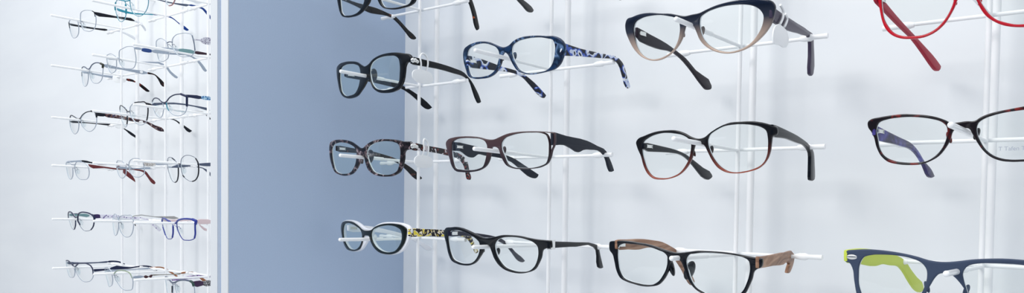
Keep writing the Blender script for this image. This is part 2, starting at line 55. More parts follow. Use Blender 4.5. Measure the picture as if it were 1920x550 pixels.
'c3r3':{"O":[-0.3385,0.64201,1.35822],"M":[[0.99742,-0.0478,-0.05355],[0.04843,-0.10252,0.99355],[0.05298,0.99358,0.09995]],"hL":[[-69.2,-4.8],[-67.9,1.5],[-63.2,4.1],[-52.8,5.2],[-41.6,5.4],[-30.7,4.6],[-21.3,2.6],[-15.0,0.8],[-12.1,-1.8],[-11.7,-7.1],[-13.3,-14.1],[-16.7,-20.5],[-20.9,-26.0],[-26.7,-29.8],[-35.1,-31.4],[-45.0,-31.3],[-53.9,-30.5],[-61.1,-28.5],[-66.4,-22.0],[-68.5,-14.0]],"hR":[[7.5,-2.1],[9.6,1.5],[15.8,3.5],[25.0,5.2],[34.9,5.8],[44.5,5.8],[54.0,5.3],[60.5,4.1],[64.6,1.7],[65.8,-2.7],[65.4,-10.0],[63.3,-17.6],[60.3,-24.4],[55.8,-29.1],[48.3,-32.3],[38.7,-33.6],[30.7,-32.2],[23.6,-29.8],[17.4,-26.8],[12.6,-20.7],[9.3,-12.4]],"outer":[[-79.2,4.4],[-69.9,6.3],[-56.7,7.4],[-45.3,7.2],[-33.1,6.8],[-23.6,5.3],[-15.6,3.7],[-9.9,2.8],[-3.3,2.1],[3.2,3.0],[9.5,4.3],[17.8,6.1],[26.9,6.7],[35.8,7.1],[45.5,7.1],[54.9,6.5],[64.1,5.5],[71.3,4.9],[75.5,4.5],[75.2,-2.7],[71.4,-4.9],[69.4,-6.9],[67.7,-13.4],[65.2,-20.1],[62.0,-26.9],[57.7,-31.2],[50.2,-34.0],[40.7,-35.2],[30.8,-34.6],[23.7,-31.7],[17.4,-28.7],[11.1,-22.8],[7.2,-15.6],[4.5,-9.1],[1.7,-4.6],[-2.1,-2.9],[-7.6,-4.7],[-9.2,-10.7],[-11.9,-17.9],[-15.8,-24.3],[-20.9,-29.4],[-29.1,-32.1],[-38.8,-33.3],[-48.8,-32.7],[-57.8,-31.6],[-65.7,-29.1],[-70.5,-22.5],[-73.2,-13.6],[-75.3,-7.6],[-79.2,-3.9]],"tL":{"H":[-0.40663,0.64921,1.36519],"d":[-0.00061,1.0],"s":[["m",[[-0.1,4.1],[20.4,4.4],[41.9,4.5],[66.9,2.7],[87.8,0.2],[104.1,-4.2],[121.0,-10.1],[135.8,-20.9],[151.0,-34.0],[162.0,-45.8],[157.6,-49.7],[150.0,-46.4],[136.3,-33.2],[121.5,-21.6],[110.0,-13.7],[93.5,-9.8],[74.9,-5.9],[57.0,-4.7],[42.2,-6.1],[20.7,-5.4],[0.1,-4.1]]]]},"tR":{"H":[-0.2645,0.64321,1.35619],"d":[-0.1567,0.98765],"s":[["m",[[-0.4,4.8],[10.5,4.4],[52.7,4.1],[105.2,3.8],[140.3,1.4],[145.6,-2.2],[141.4,-8.0],[130.2,-14.8],[123.4,-17.0],[114.2,-16.2],[115.6,-13.8],[123.6,-8.2],[117.6,-6.1],[95.4,-7.3],[53.7,-6.0],[11.5,-5.4],[0.4,-4.8]]]]}},
'c4r1':{"O":[-0.1225,0.67124,1.56582],"M":[[1.0,0.0,0.0],[0.0,-0.10453,0.99452],[0.0,0.99452,0.10453]],"hL":[[-60.3,0.6],[-60.8,6.5],[-57.9,11.2],[-48.7,11.9],[-34.8,10.1],[-21.4,6.4],[-13.1,1.8],[-8.7,-2.9],[-8.7,-7.5],[-10.6,-13.6],[-15.3,-21.6],[-21.3,-27.3],[-28.5,-30.2],[-37.3,-30.4],[-44.9,-29.0],[-51.4,-25.5],[-55.3,-20.3],[-58.2,-14.5],[-59.6,-7.5]],"hR":[[8.2,-10.1],[6.4,-3.9],[9.7,1.5],[19.6,5.1],[33.4,6.7],[47.8,5.6],[59.9,2.0],[64.5,-3.8],[64.2,-13.7],[61.4,-23.7],[54.5,-30.0],[45.4,-31.5],[36.0,-31.0],[31.8,-30.7],[25.4,-28.6],[18.8,-25.3],[14.4,-20.9],[11.0,-15.5]],"outer":[[-63.0,1.1],[-64.6,7.1],[-65.9,12.2],[-62.9,14.8],[-51.3,14.5],[-34.8,11.9],[-20.2,8.1],[-9.6,2.7],[-3.2,-1.3],[1.9,0.4],[8.6,4.5],[19.5,8.0],[35.4,9.3],[50.8,7.9],[63.8,4.2],[69.7,1.0],[70.8,-4.8],[68.0,-9.8],[66.2,-18.5],[62.5,-27.4],[55.6,-32.5],[46.5,-33.8],[36.1,-33.1],[30.8,-32.4],[23.2,-30.2],[16.7,-26.2],[12.2,-21.9],[8.8,-16.4],[5.9,-9.7],[3.1,-5.2],[-0.9,-2.8],[-4.3,-5.0],[-6.5,-7.8],[-7.7,-11.5],[-10.6,-17.4],[-15.3,-24.5],[-22.5,-30.0],[-29.8,-32.3],[-38.5,-32.3],[-46.2,-30.9],[-52.7,-27.4],[-57.3,-22.0],[-59.9,-15.6],[-61.6,-7.2]],"tL":{"H":[-0.18572,0.67435,1.57066],"d":[0.13835,0.99038],"s":[["m",[[0.4,3.5],[13.1,-1.0],[48.1,-11.9],[74.1,-18.7],[97.5,-25.0],[126.3,-33.3],[137.9,-38.1],[136.1,-41.4],[127.0,-42.9],[120.7,-41.0],[102.1,-33.5],[74.4,-23.1],[48.4,-16.9],[13.5,-7.9],[-0.4,-3.5]]]]}},
'c4r2':{"O":[-0.1225,0.68479,1.46503],"M":[[1.0,0.0,0.0],[0.0,-0.10453,0.99452],[0.0,0.99452,0.10453]],"hL":[[-65.3,1.9],[-63.5,6.0],[-57.1,8.4],[-49.1,9.3],[-40.5,9.4],[-31.1,8.4],[-22.9,6.6],[-17.1,4.3],[-13.5,0.5],[-12.9,-3.5],[-14.2,-10.5],[-17.0,-16.7],[-21.9,-22.3],[-26.9,-25.4],[-34.4,-26.6],[-43.0,-26.4],[-51.8,-24.8],[-59.0,-20.9],[-62.6,-15.1],[-64.4,-6.6]],"hR":[[6.6,-1.9],[7.7,2.0],[11.4,4.8],[17.4,7.0],[24.7,8.6],[32.0,9.4],[36.6,9.8],[46.3,11.1],[58.8,11.4],[72.6,9.7],[77.3,3.8],[76.9,-9.1],[73.2,-19.4],[62.6,-24.2],[46.9,-26.0],[37.2,-26.1],[29.6,-26.1],[23.0,-25.0],[17.0,-22.2],[12.4,-17.7],[8.6,-10.6],[7.0,-6.2]],"outer":[[-71.8,7.8],[-70.8,8.7],[-62.6,10.6],[-53.6,11.6],[-44.8,12.0],[-36.2,11.2],[-27.8,10.0],[-20.4,8.0],[-14.7,5.5],[-9.9,2.9],[-6.3,3.2],[-0.8,3.8],[5.4,3.8],[9.1,6.2],[14.4,8.4],[20.3,9.8],[27.6,11.0],[36.6,12.4],[43.0,13.3],[58.8,14.4],[74.0,14.0],[86.0,11.7],[86.7,5.0],[83.3,-0.2],[81.2,-11.2],[76.3,-22.1],[65.8,-27.4],[50.1,-28.8],[37.2,-27.8],[29.6,-27.8],[22.2,-26.7],[16.3,-23.9],[10.9,-18.6],[7.0,-12.3],[3.9,-6.1],[1.6,-2.0],[-2.3,-1.2],[-6.2,-1.0],[-9.0,-3.3],[-10.9,-9.8],[-14.1,-15.9],[-18.9,-22.0],[-26.0,-26.3],[-31.0,-28.0],[-40.4,-28.5],[-49.2,-27.6],[-56.3,-25.6],[-61.7,-20.8],[-65.4,-13.2],[-67.6,-4.6],[-69.5,-0.8],[-71.8,2.6]],"tL":{"H":[-0.18812,0.68857,1.46614],"d":[0.15604,0.98775],"s":[["m",[[-0.2,4.1],[24.7,0.2],[47.7,-3.1],[70.7,-6.6],[84.5,-11.9],[98.9,-20.6],[116.0,-28.0],[123.1,-33.6],[116.6,-35.2],[110.5,-34.0],[99.8,-25.3],[84.8,-16.1],[71.0,-11.7],[54.6,-10.4],[40.7,-9.4],[0.2,-4.1]]]]}},
'c4r3':{"O":[-0.12911,0.665,1.35832],"M":[[1.0,0.0,0.0],[0.0,-0.10453,0.99452],[0.0,0.99452,0.10453]],"hL":[[-62.2,-24.6],[-63.9,-18.7],[-64.2,-10.0],[-63.3,-1.3],[-60.4,4.1],[-54.6,6.6],[-44.8,7.6],[-33.8,7.4],[-24.6,5.9],[-17.1,2.6],[-13.8,-2.1],[-13.4,-7.8],[-14.5,-13.6],[-17.0,-20.4],[-21.9,-32.1],[-29.5,-39.2],[-41.3,-43.0],[-51.5,-41.6],[-58.9,-33.8]],"hR":[[11.0,-8.5],[10.4,-3.8],[11.6,-0.5],[15.0,2.8],[20.4,4.3],[27.8,4.9],[35.7,5.0],[48.6,4.4],[54.9,3.2],[70.3,0.8],[85.3,-2.3],[89.9,-9.5],[87.3,-24.5],[80.1,-34.3],[65.0,-39.3],[46.0,-37.0],[29.6,-30.6],[19.4,-23.5],[15.2,-21.0],[12.4,-14.0]],"outer":[[-74.0,8.8],[-67.9,9.8],[-57.0,10.9],[-48.1,10.8],[-38.5,10.1],[-27.7,8.6],[-20.1,7.0],[-12.7,4.9],[-5.4,4.1],[1.7,4.4],[8.8,5.5],[15.7,6.8],[25.8,7.9],[35.7,8.4],[48.5,7.9],[54.8,7.4],[70.2,5.7],[85.2,3.3],[99.7,1.2],[100.4,-6.1],[95.6,-9.2],[93.8,-18.5],[90.4,-31.7],[80.2,-41.9],[65.1,-45.8],[42.9,-44.0],[26.3,-36.8],[18.0,-27.6],[13.1,-18.0],[8.2,-10.3],[3.9,-5.8],[0.7,-4.1],[-2.5,-4.2],[-5.4,-5.2],[-7.5,-7.4],[-11.1,-13.8],[-14.1,-20.2],[-17.0,-29.5],[-23.8,-40.6],[-38.6,-47.8],[-53.5,-47.5],[-60.6,-39.7],[-66.0,-25.0],[-67.7,-14.7],[-69.3,-4.3],[-71.4,-1.0],[-74.0,-0.3]],"tL":{"H":[-0.2018,0.66921,1.36378],"d":[0.18335,0.98305],"s":[["m",[[-0.2,4.3],[9.3,5.1],[32.7,4.9],[61.2,1.8],[89.4,-2.7],[106.3,-8.4],[115.2,-15.0],[128.8,-23.3],[142.7,-31.9],[143.4,-35.9],[137.5,-38.0],[129.6,-36.1],[116.0,-27.6],[102.7,-17.3],[94.1,-12.7],[77.7,-10.9],[61.8,-9.2],[50.4,-10.4],[21.5,-7.3],[0.2,-4.3]]]]}},
'a0':{"O":[-1.687,0.68268,1.76171],"M":[[0.99638,-0.08295,0.01883],[-0.03653,-0.21736,0.97541],[0.07681,0.97256,0.2196]],"hL":[[-76.6,7.2],[-53.9,9.7],[-26.1,6.6],[-13.4,-0.1],[-15.2,-10.5],[-24.3,-21.3],[-42.9,-27.0],[-59.6,-26.8],[-80.0,-20.6],[-86.0,-8.6],[-83.7,0.5]],"hR":[[5.3,2.7],[12.9,10.5],[28.2,12.2],[51.7,9.0],[66.9,3.7],[72.1,-4.6],[68.5,-15.7],[60.1,-24.6],[40.6,-28.8],[19.9,-25.4],[3.6,-18.2],[1.4,-5.7]],"st":[["dark",0.9,[[64.5,5.2],[70.7,1.9],[70.2,-6.4]]],["dark",0.9,[[-77.2,8.1],[-79.9,3.0],[-81.7,-3.3]]],["pale",0.6,[[-9.0,0.4],[-1.9,1.0],[2.6,-1.6]]]],"tL":{"H":[-1.76219,0.69309,1.7654],"d":[0.09312,0.99566],"s":[["dark",[[-0.1,1.4],[18.9,0.6],[48.9,0.3],[73.4,1.1],[73.4,-1.1],[48.9,-2.9],[18.9,-2.9],[0.1,-1.4]]],["clear",[[73.4,1.0],[101.6,2.1],[132.0,-9.6],[131.2,-13.1],[100.8,-0.5],[73.1,-1.2]]]]},"tR":{"H":[-1.6149,0.68128,1.76395],"d":[-0.04614,0.99893],"s":[["dark",[[-0.4,2.5],[40.9,2.4],[78.4,1.7],[78.8,-0.5],[40.9,-1.2],[0.4,-2.5]]],["clear",[[78.8,1.5],[92.9,-1.7],[102.6,-14.0],[100.9,-15.8],[91.3,-5.1],[78.1,-0.6]]]]}},
'b0':{"O":[-1.503,0.69275,1.77232],"M":[[0.99435,-0.10157,-0.03093],[0.01171,-0.1846,0.98274],[0.10553,0.97755,0.18237]],"hL":[[-73.7,7.8],[-54.5,10.6],[-30.5,7.7],[-16.2,3.0],[-12.9,-4.9],[-18.2,-17.7],[-30.8,-27.3],[-46.4,-30.4],[-61.4,-29.8],[-79.0,-22.6],[-87.3,-10.0],[-88.4,1.6]],"hR":[[10.9,0.4],[15.1,7.1],[26.7,12.0],[48.1,12.4],[67.2,8.4],[79.0,1.4],[80.9,-9.4],[76.9,-18.3],[66.8,-26.4],[52.1,-31.7],[38.4,-32.1],[22.5,-27.9],[10.8,-19.0],[8.4,-9.0]],"st":[["teal",1.1,[[-48.1,8.9],[-29.8,5.5],[-6.8,0.9],[10.7,-0.1]]],["teal",1.6,[[-13.3,-4.2],[-13.9,-10.9],[-19.9,-20.0]]],["teal",1.4,[[-74.2,7.3],[-85.4,2.5],[-89.1,-4.7]]]],"tL":{"H":[-1.57702,0.70604,1.77161],"d":[0.39676,0.91792],"s":[["teal",[[0.0,1.9],[23.6,-3.4],[53.5,-3.0],[64.4,-2.3],[64.4,-3.6],[53.5,-4.6],[31.9,-6.8],[12.9,-5.6],[-0.0,-1.9]]],["blue",[[64.4,-1.7],[74.2,-1.0],[74.2,-2.3],[68.7,-4.0],[64.4,-3.7]]],["clear",[[74.2,-1.1],[89.5,-2.1],[89.5,-3.7],[74.2,-2.3]]],["blue",[[89.5,-1.8],[97.5,-4.3],[111.8,-14.7],[119.3,-18.2],[129.0,-25.9],[126.2,-27.9],[121.2,-26.7],[111.8,-17.5],[97.5,-6.7],[89.2,-4.0]]]]},"tR":{"H":[-1.42105,0.69117,1.76641],"d":[-0.16568,0.98618],"s":[["slate",[[-0.1,1.5],[24.6,1.1],[34.4,1.3],[54.4,2.3],[86.8,6.1],[86.8,4.8],[54.4,0.1],[34.4,-0.9],[24.6,-0.5],[0.1,-1.5]]],["blue",[[86.8,6.4],[101.9,7.7],[93.5,4.6],[86.8,4.6]]],["blue",[[106.5,8.0],[118.8,6.8],[126.7,1.8],[135.3,-6.1],[135.3,-11.3],[123.5,-1.4],[115.7,4.0],[107.3,5.9]]]]}},
'c0':{"O":[-1.3466,0.70203,1.76123],"M":[[0.98299,-0.18166,-0.02714],[-0.0308,-0.30867,0.95067],[0.18108,0.93366,0.30902]],"hL":[[-66.6,1.0],[-53.5,6.3],[-35.2,8.2],[-16.4,5.2],[-6.9,-1.0],[-8.1,-7.8],[-20.4,-11.7],[-37.5,-12.7],[-50.9,-11.2],[-62.8,-5.5]],"hR":[[20.7,0.1],[28.0,6.8],[42.5,9.8],[66.0,8.8],[78.6,1.9],[77.1,-7.8],[65.2,-14.5],[46.1,-15.1],[28.1,-8.0]],"st":[["pink",0.8,[[-3.6,-1.6],[10.7,0.1],[21.0,0.1]]],["pink",1.1,[[-7.7,-7.9],[-20.4,-11.7],[-37.5,-12.7],[-50.9,-11.2]]]],"tL":{"H":[-1.40248,0.71329,1.7695],"d":[-0.20897,0.97792],"s":[["clear",[[0.0,0.7],[34.6,5.3],[80.8,7.3],[80.8,6.3],[34.6,4.3],[-0.0,-0.7]]]]},"tR":{"H":[-1.26914,0.6949,1.75491],"d":[-0.12493,0.99217],"s":[["clear",[[0.0,0.6],[14.7,1.7],[55.4,6.5],[55.4,5.4],[14.7,0.4],[-0.0,-0.6]]]]}},
'a1':{"O":[-1.687,0.69896,1.66754],"M":[[0.98628,-0.1603,-0.03936],[0.02399,-0.09674,0.99502],[0.16331,0.98232,0.09157]],"hL":[[-72.6,3.6],[-46.1,7.2],[-20.2,2.8],[-6.8,-5.3],[-8.6,-17.3],[-21.9,-28.5],[-42.5,-32.9],[-64.1,-29.2],[-81.7,-17.2],[-80.5,-4.7]],"hR":[[5.1,-6.2],[10.5,0.2],[32.1,5.3],[56.8,6.6],[73.0,2.8],[80.4,-3.6],[76.8,-16.7],[70.5,-26.3],[58.6,-31.4],[39.5,-32.3],[19.3,-27.9],[7.3,-18.4]],"st":[["slate",1.1,[[-71.1,5.3],[-46.1,7.2],[-23.8,4.1],[-6.4,-0.6],[6.9,-1.2],[26.6,4.9],[56.8,6.6],[73.3,3.9]]],["olive",2.2,[[73.2,3.6],[83.6,0.3],[80.2,-4.8]]],["slate",0.9,[[-75.5,-1.5],[-81.2,-9.1]]]],"tL":{"H":[-1.75584,0.71472,1.67006],"d":[0.52064,0.85378],"s":[["pale",[[0.0,1.7],[15.9,-0.6],[39.8,-4.0],[82.4,-9.7],[82.4,-11.9],[39.8,-7.9],[15.9,-3.9],[-0.0,-1.7]]],["redtip",[[82.4,-9.1],[94.7,-10.0],[100.8,-13.5],[108.0,-16.5],[117.3,-22.7],[128.7,-32.7],[125.6,-34.6],[113.1,-27.4],[100.8,-16.4],[82.4,-11.9]]]]},"tR":{"H":[-1.60291,0.69179,1.6645],"d":[-0.14127,0.98997],"s":[["pale",[[0.0,1.8],[39.6,0.2],[94.0,-0.1],[94.0,-2.8],[39.6,-3.0],[-0.0,-1.8]]],["redtip",[[94.0,0.4],[110.8,-1.4],[120.5,-7.1],[134.1,-20.6],[132.2,-24.1],[127.9,-23.6],[118.1,-10.7],[110.8,-3.6],[94.0,-2.8]]]]}},
'b1':{"O":[-1.503,0.67343,1.66349],"M":[[0.99008,-0.13865,-0.02286],[-0.00303,-0.1837,0.98298],[0.14049,0.97315,0.1823]],"hL":[[-78.2,11.1],[-56.5,13.3],[-21.5,9.6],[-6.6,3.4],[-9.4,-6.5],[-21.3,-18.1],[-41.6,-21.6],[-71.7,-18.0],[-85.5,-5.8]],"hR":[[10.9,2.0],[15.4,9.8],[36.8,14.0],[64.7,14.4],[81.0,10.4],[82.1,0.2],[78.8,-13.6],[70.1,-21.8],[43.1,-22.6],[17.9,-16.5],[7.5,-7.1]],"st":[["pale",0.7,[[-6.3,0.6],[2.5,1.2],[9.5,-0.4]]]],"tL":{"H":[-1.57549,0.68683,1.67473],"d":[0.05385,0.99855],"s":[["pale",[[0.0,1.4],[30.0,1.8],[63.2,2.0],[113.7,2.1],[123.2,-9.4],[137.5,-19.3],[135.1,-22.0],[120.8,-13.3],[111.4,-1.7],[63.2,-0.3],[30.0,-0.9],[-0.0,-1.4]]]]},"tR":{"H":[-1.42019,0.66618,1.67218],"d":[-0.1412,0.98998],"s":[["pale",[[0.0,1.4],[14.6,1.7],[14.6,-0.3],[-0.0,-1.4]]],["blue2",[[14.6,1.9],[33.3,2.7],[33.3,-2.3],[14.5,-3.0]]],["pale",[[33.3,1.9],[73.0,3.8],[117.7,5.5],[135.7,-2.1],[151.4,-17.4],[147.5,-19.8],[131.8,-4.9],[117.7,2.9],[73.0,0.6],[33.3,-1.0]]]]}},
'c1':{"O":[-1.3466,0.69327,1.67797],"M":[[0.9896,-0.13493,-0.04978],[0.01879,-0.22183,0.9749],[0.14259,0.9657,0.21699]],"hL":[[-85.3,5.8],[-61.4,10.4],[-32.6,7.9],[-16.8,0.1],[-15.2,-10.0],[-23.7,-23.4],[-44.3,-28.0],[-69.4,-28.4],[-93.6,-21.7],[-94.3,-10.1]],"hR":[[10.2,1.6],[24.6,8.0],[48.0,9.5],[71.5,7.4],[84.6,2.7],[86.0,-7.8],[84.0,-20.9],[77.0,-26.9],[52.3,-29.1],[27.2,-25.4],[11.6,-17.2],[6.6,-6.9]],"st":[["slate",0.8,[[-14.5,-0.1],[-1.2,0.7],[9.2,-1.1]]],["slate",0.8,[[84.6,2.7],[86.0,-7.8],[84.4,-21.9]]]],"tL":{"H":[-1.43745,0.71458,1.67856],"d":[0.3665,0.93042],"s":[["pale",[[0.0,1.9],[37.5,5.4],[37.5,1.6],[-0.0,-1.9]]],["sea",[[37.5,5.9],[65.7,4.5],[65.7,-0.2],[37.5,-0.6]]],["brown",[[65.7,4.5],[92.3,2.5],[118.4,-1.4],[118.4,-3.6],[92.3,-0.3],[65.7,-0.0]]]]},"tR":{"H":[-1.26132,0.68917,1.67038],"d":[-0.20902,0.97791],"s":[["lilac",[[0.0,1.3],[14.3,3.7],[21.6,8.4],[37.6,10.7],[51.4,8.8],[51.4,4.8],[37.6,-0.7],[21.6,-1.7],[14.3,1.4],[-0.0,-1.3]]]]}},
'a2':{"O":[-1.687,0.68118,1.56722],"M":[[0.99581,-0.09109,0.00845],[-0.02249,-0.15424,0.98778],[0.08867,0.98383,0.15564]],"hL":[[-75.8,3.7],[-58.2,8.9],[-34.1,4.7],[-14.4,-1.4],[-10.3,-10.3],[-19.9,-22.1],[-35.5,-28.1],[-49.5,-29.4],[-71.8,-23.7],[-86.1,-10.0],[-84.2,-2.1]],"hR":[[5.3,-3.7],[19.5,2.8],[41.0,7.1],[62.1,7.5],[75.2,4.0],[78.5,-2.2],[76.9,-12.6],[68.7,-22.4],[54.7,-28.8],[36.3,-29.8],[17.5,-23.1],[5.1,-12.9]],"st":[["dark",1.0,[[-75.8,3.7],[-58.2,8.9],[-33.9,5.0],[-12.4,-0.8],[1.7,-1.9],[20.1,4.0],[41.2,7.5],[62.1,7.6]]],["dark",1.7,[[62.1,7.6],[76.9,4.6],[81.5,0.5],[79.4,-5.6]]]],"tL":{"H":[-1.76709,0.69467,1.56549],"d":[0.15843,0.98737],"s":[["dark",[[0.0,1.0],[32.7,1.0],[52.1,0.5],[87.1,0.6],[87.0,-1.2],[52.0,-1.4],[32.7,-1.0],[-0.0,-1.0]]],["dark",[[87.1,1.3],[99.4,-1.6],[106.4,-6.6],[118.2,-12.8],[126.9,-18.9],[130.1,-21.7],[128.5,-25.5],[124.5,-23.3],[118.2,-19.5],[107.2,-9.9],[97.9,-4.2],[87.0,-1.7]]]]},"tR":{"H":[-1.60899,0.67919,1.57039],"d":[-0.10955,0.99398],"s":[["dark",[[-0.2,3.9],[6.7,3.8],[19.0,3.0],[19.0,-3.2],[3.6,-4.3],[0.2,-3.9]]],["tort",[[18.8,3.6],[49.2,1.0],[77.1,-1.5],[107.1,-5.1],[124.8,-11.1],[144.0,-18.1],[145.3,-22.5],[135.6,-22.7],[121.2,-16.9],[107.1,-9.4],[77.1,-8.0],[49.2,-5.4],[18.8,-3.2]]]]}},
'b2':{"O":[-1.503,0.69402,1.56897],"M":[[0.97971,-0.197,-0.0368],[-0.00281,-0.19712,0.98037],[0.20038,0.96038,0.19368]],"hL":[[-101.2,6.5],[-76.3,12.8],[-40.2,11.3],[-16.9,4.2],[-15.5,-5.3],[-28.2,-18.7],[-53.5,-27.7],[-77.6,-22.8],[-105.2,-11.5]],"hR":[[10.2,3.7],[23.2,9.7],[45.8,13.0],[72.0,12.6],[93.3,9.3],[97.0,3.3],[93.0,-9.5],[83.8,-20.4],[69.2,-26.2],[51.1,-27.5],[29.4,-22.6],[13.0,-13.4],[7.2,-4.6]],"st":[["dark",1.0,[[-91.5,6.2],[-77.3,12.3],[-42.2,11.4],[-18.7,4.8],[-9.1,0.2],[7.4,-0.1]]],["dark",1.1,[[46.0,13.4],[72.1,12.7],[93.3,9.3],[97.7,3.2],[93.0,-9.5],[83.8,-20.4]]],["dark",1.2,[[-14.8,-4.5],[-21.7,-13.7],[-34.4,-22.0]]]],"tL":{"H":[-1.60504,0.72463,1.5746],"d":[0.66913,0.74314],"s":[["slate",[[0.0,1.1],[25.4,-1.4],[51.2,-4.7],[51.2,-6.1],[25.4,-3.3],[-0.0,-1.1]]],["dark",[[51.2,-4.3],[66.8,-5.7],[91.1,-6.8],[99.8,-7.9],[112.9,-15.4],[119.9,-20.3],[134.5,-30.3],[130.4,-33.8],[126.0,-32.4],[118.2,-24.0],[112.9,-19.9],[99.8,-10.2],[90.3,-8.7],[66.8,-7.2],[51.2,-6.1]]]]},"tR":{"H":[-1.40843,0.68148,1.57571],"d":[-0.25384,0.96725],"s":[["dark",[[-1.0,1.3],[12.8,-1.1],[12.8,-3.0],[1.0,-1.3]]],["slate",[[12.8,-0.2],[35.0,5.4],[109.7,9.1],[147.5,5.4],[147.5,3.6],[108.6,6.8],[46.3,3.8],[12.8,-3.0]]]]}},
'c2':{"O":[-1.3466,0.68451,1.57413],"M":[[0.98577,-0.16273,-0.04208],[0.00498,-0.22197,0.97504],[0.16801,0.96138,0.218]],"hL":[[-93.2,3.6],[-66.8,8.9],[-33.7,6.1],[-17.9,0.1],[-15.1,-7.2],[-26.0,-18.1],[-44.8,-25.7],[-69.1,-23.5],[-95.2,-13.1],[-101.1,-2.9]],"hR":[[4.6,-1.7],[21.3,5.3],[43.2,9.1],[67.7,8.9],[82.1,5.6],[86.6,-0.4],[82.2,-12.3],[73.8,-20.9],[54.8,-26.1],[33.0,-25.1],[12.0,-17.9],[2.4,-9.5]],"st":[["navy",1.1,[[-92.0,4.4],[-65.2,8.8],[-33.5,6.3],[-16.4,0.1],[2.3,-0.8],[25.9,6.1],[50.6,9.2],[70.8,8.7]]],["navy",1.9,[[70.8,8.7],[88.7,3.2],[82.4,-12.0]]],["teal",0.8,[[4.6,-1.7],[3.3,-9.6],[9.0,-15.4]]]],"tL":{"H":[-1.4467,0.7114,1.57658],"d":[0.30902,0.95106],"s":[["teal",[[0.0,2.1],[20.0,-0.6],[37.5,-3.3],[58.4,-4.5],[58.4,-6.2],[37.5,-5.7],[20.0,-4.3],[-0.0,-2.1]]],["dark",[[58.4,-4.5],[74.8,-3.3],[91.3,-4.8],[102.9,-16.9],[100.4,-17.9],[90.4,-7.0],[74.8,-5.3],[58.4,-6.2]]]]},"tR":{"H":[-1.26259,0.67586,1.57674],"d":[-0.16766,0.98585],"s":[["navy",[[-1.3,1.9],[31.4,3.3],[31.4,-1.0],[9.4,-1.7],[1.3,-2.0]]],["turq",[[31.4,3.3],[54.0,3.7],[54.0,0.2],[31.4,-1.0]]]]}},
'a3':{"O":[-1.687,0.67013,1.47325],"M":[[0.98992,-0.13714,-0.03543],[0.01374,-0.15598,0.98767],[0.14098,0.97819,0.15252]],"hL":[[-90.4,-1.4],[-53.6,4.8],[-21.3,1.0],[-14.4,-5.7],[-21.2,-19.5],[-42.6,-29.7],[-68.3,-29.0],[-90.5,-18.4]],"hR":[[2.9,-5.6],[10.1,1.2],[42.7,5.1],[68.1,1.3],[77.3,-6.9],[76.4,-17.4],[66.7,-26.6],[45.3,-29.4],[19.1,-27.0],[2.3,-16.4]],"st":[["slate",0.6,[[-17.6,0.4],[-5.6,-0.5],[7.0,-0.2]]]],"tL":{"H":[-1.76624,0.68655,1.47982],"d":[0.13351,0.99105],"s":[["pale",[[0.0,1.7],[16.0,5.2],[29.1,6.4],[29.1,4.1],[16.0,2.4],[-0.0,-1.7]]],["dark",[[29.1,6.4],[38.2,6.2],[47.5,3.9],[56.8,3.8],[56.7,-0.7],[47.5,1.1],[29.1,4.1]]],["brick",[[58.8,3.7],[74.5,3.6],[95.7,1.6],[109.7,-5.8],[134.7,-30.3],[135.8,-36.1],[116.1,-21.7],[105.3,-10.6],[95.7,-1.3],[76.6,-1.6],[58.8,-0.9]]]]},"tR":{"H":[-1.60501,0.66507,1.46975],"d":[-0.13215,0.99123],"s":[["brick",[[-1.0,2.2],[30.8,-0.8],[54.9,-2.8],[105.0,-3.1],[118.0,-5.7],[128.7,-17.3],[140.7,-29.0],[138.3,-32.3],[134.7,-31.3],[123.9,-19.7],[114.4,-9.2],[105.0,-6.3],[54.9,-5.9],[30.8,-3.9],[1.0,-2.2]]]]}},
'b3':{"O":[-1.503,0.68925,1.46874],"M":[[0.9923,-0.12385,0.00325],[-0.02491,-0.17371,0.98448],[0.12136,0.97698,0.17545]],"hL":[[-68.2,4.1],[-58.0,8.9],[-36.0,9.2],[-13.1,5.0],[-4.4,-1.9],[-10.3,-13.4],[-25.5,-21.9],[-43.4,-23.7],[-62.3,-19.2],[-71.5,-9.4],[-73.3,-1.8]],"hR":[[11.7,-1.0],[19.2,6.0],[34.1,10.0],[51.0,10.3],[65.5,8.0],[74.3,2.0],[74.5,-7.9],[72.4,-16.2],[59.2,-22.4],[39.3,-23.6],[19.8,-19.3],[10.4,-11.0]],"st":[["slate",0.7,[[-6.1,1.4],[3.0,2.0],[11.6,-0.4]]]],"tL":{"H":[-1.57375,0.70305,1.46737],"d":[0.04105,0.99916],"s":[["pale",[[0.0,0.9],[35.3,-0.2],[78.0,4.4],[78.0,3.4],[35.3,-2.2],[-0.0,-0.9]]],["wine",[[78.0,4.6],[95.2,4.8],[95.2,3.5],[78.0,3.2]]]]},"tR":{"H":[-1.42777,0.68506,1.469],"d":[-0.08479,0.9964],"s":[["lace",[[0.0,2.8],[23.1,2.9],[23.8,-2.3],[-0.0,-2.8]]],["pale",[[23.8,2.6],[47.5,3.1],[67.9,3.2],[75.9,-1.9],[74.3,-3.5],[67.1,1.3],[47.5,1.0],[23.8,-0.2]]]]}},
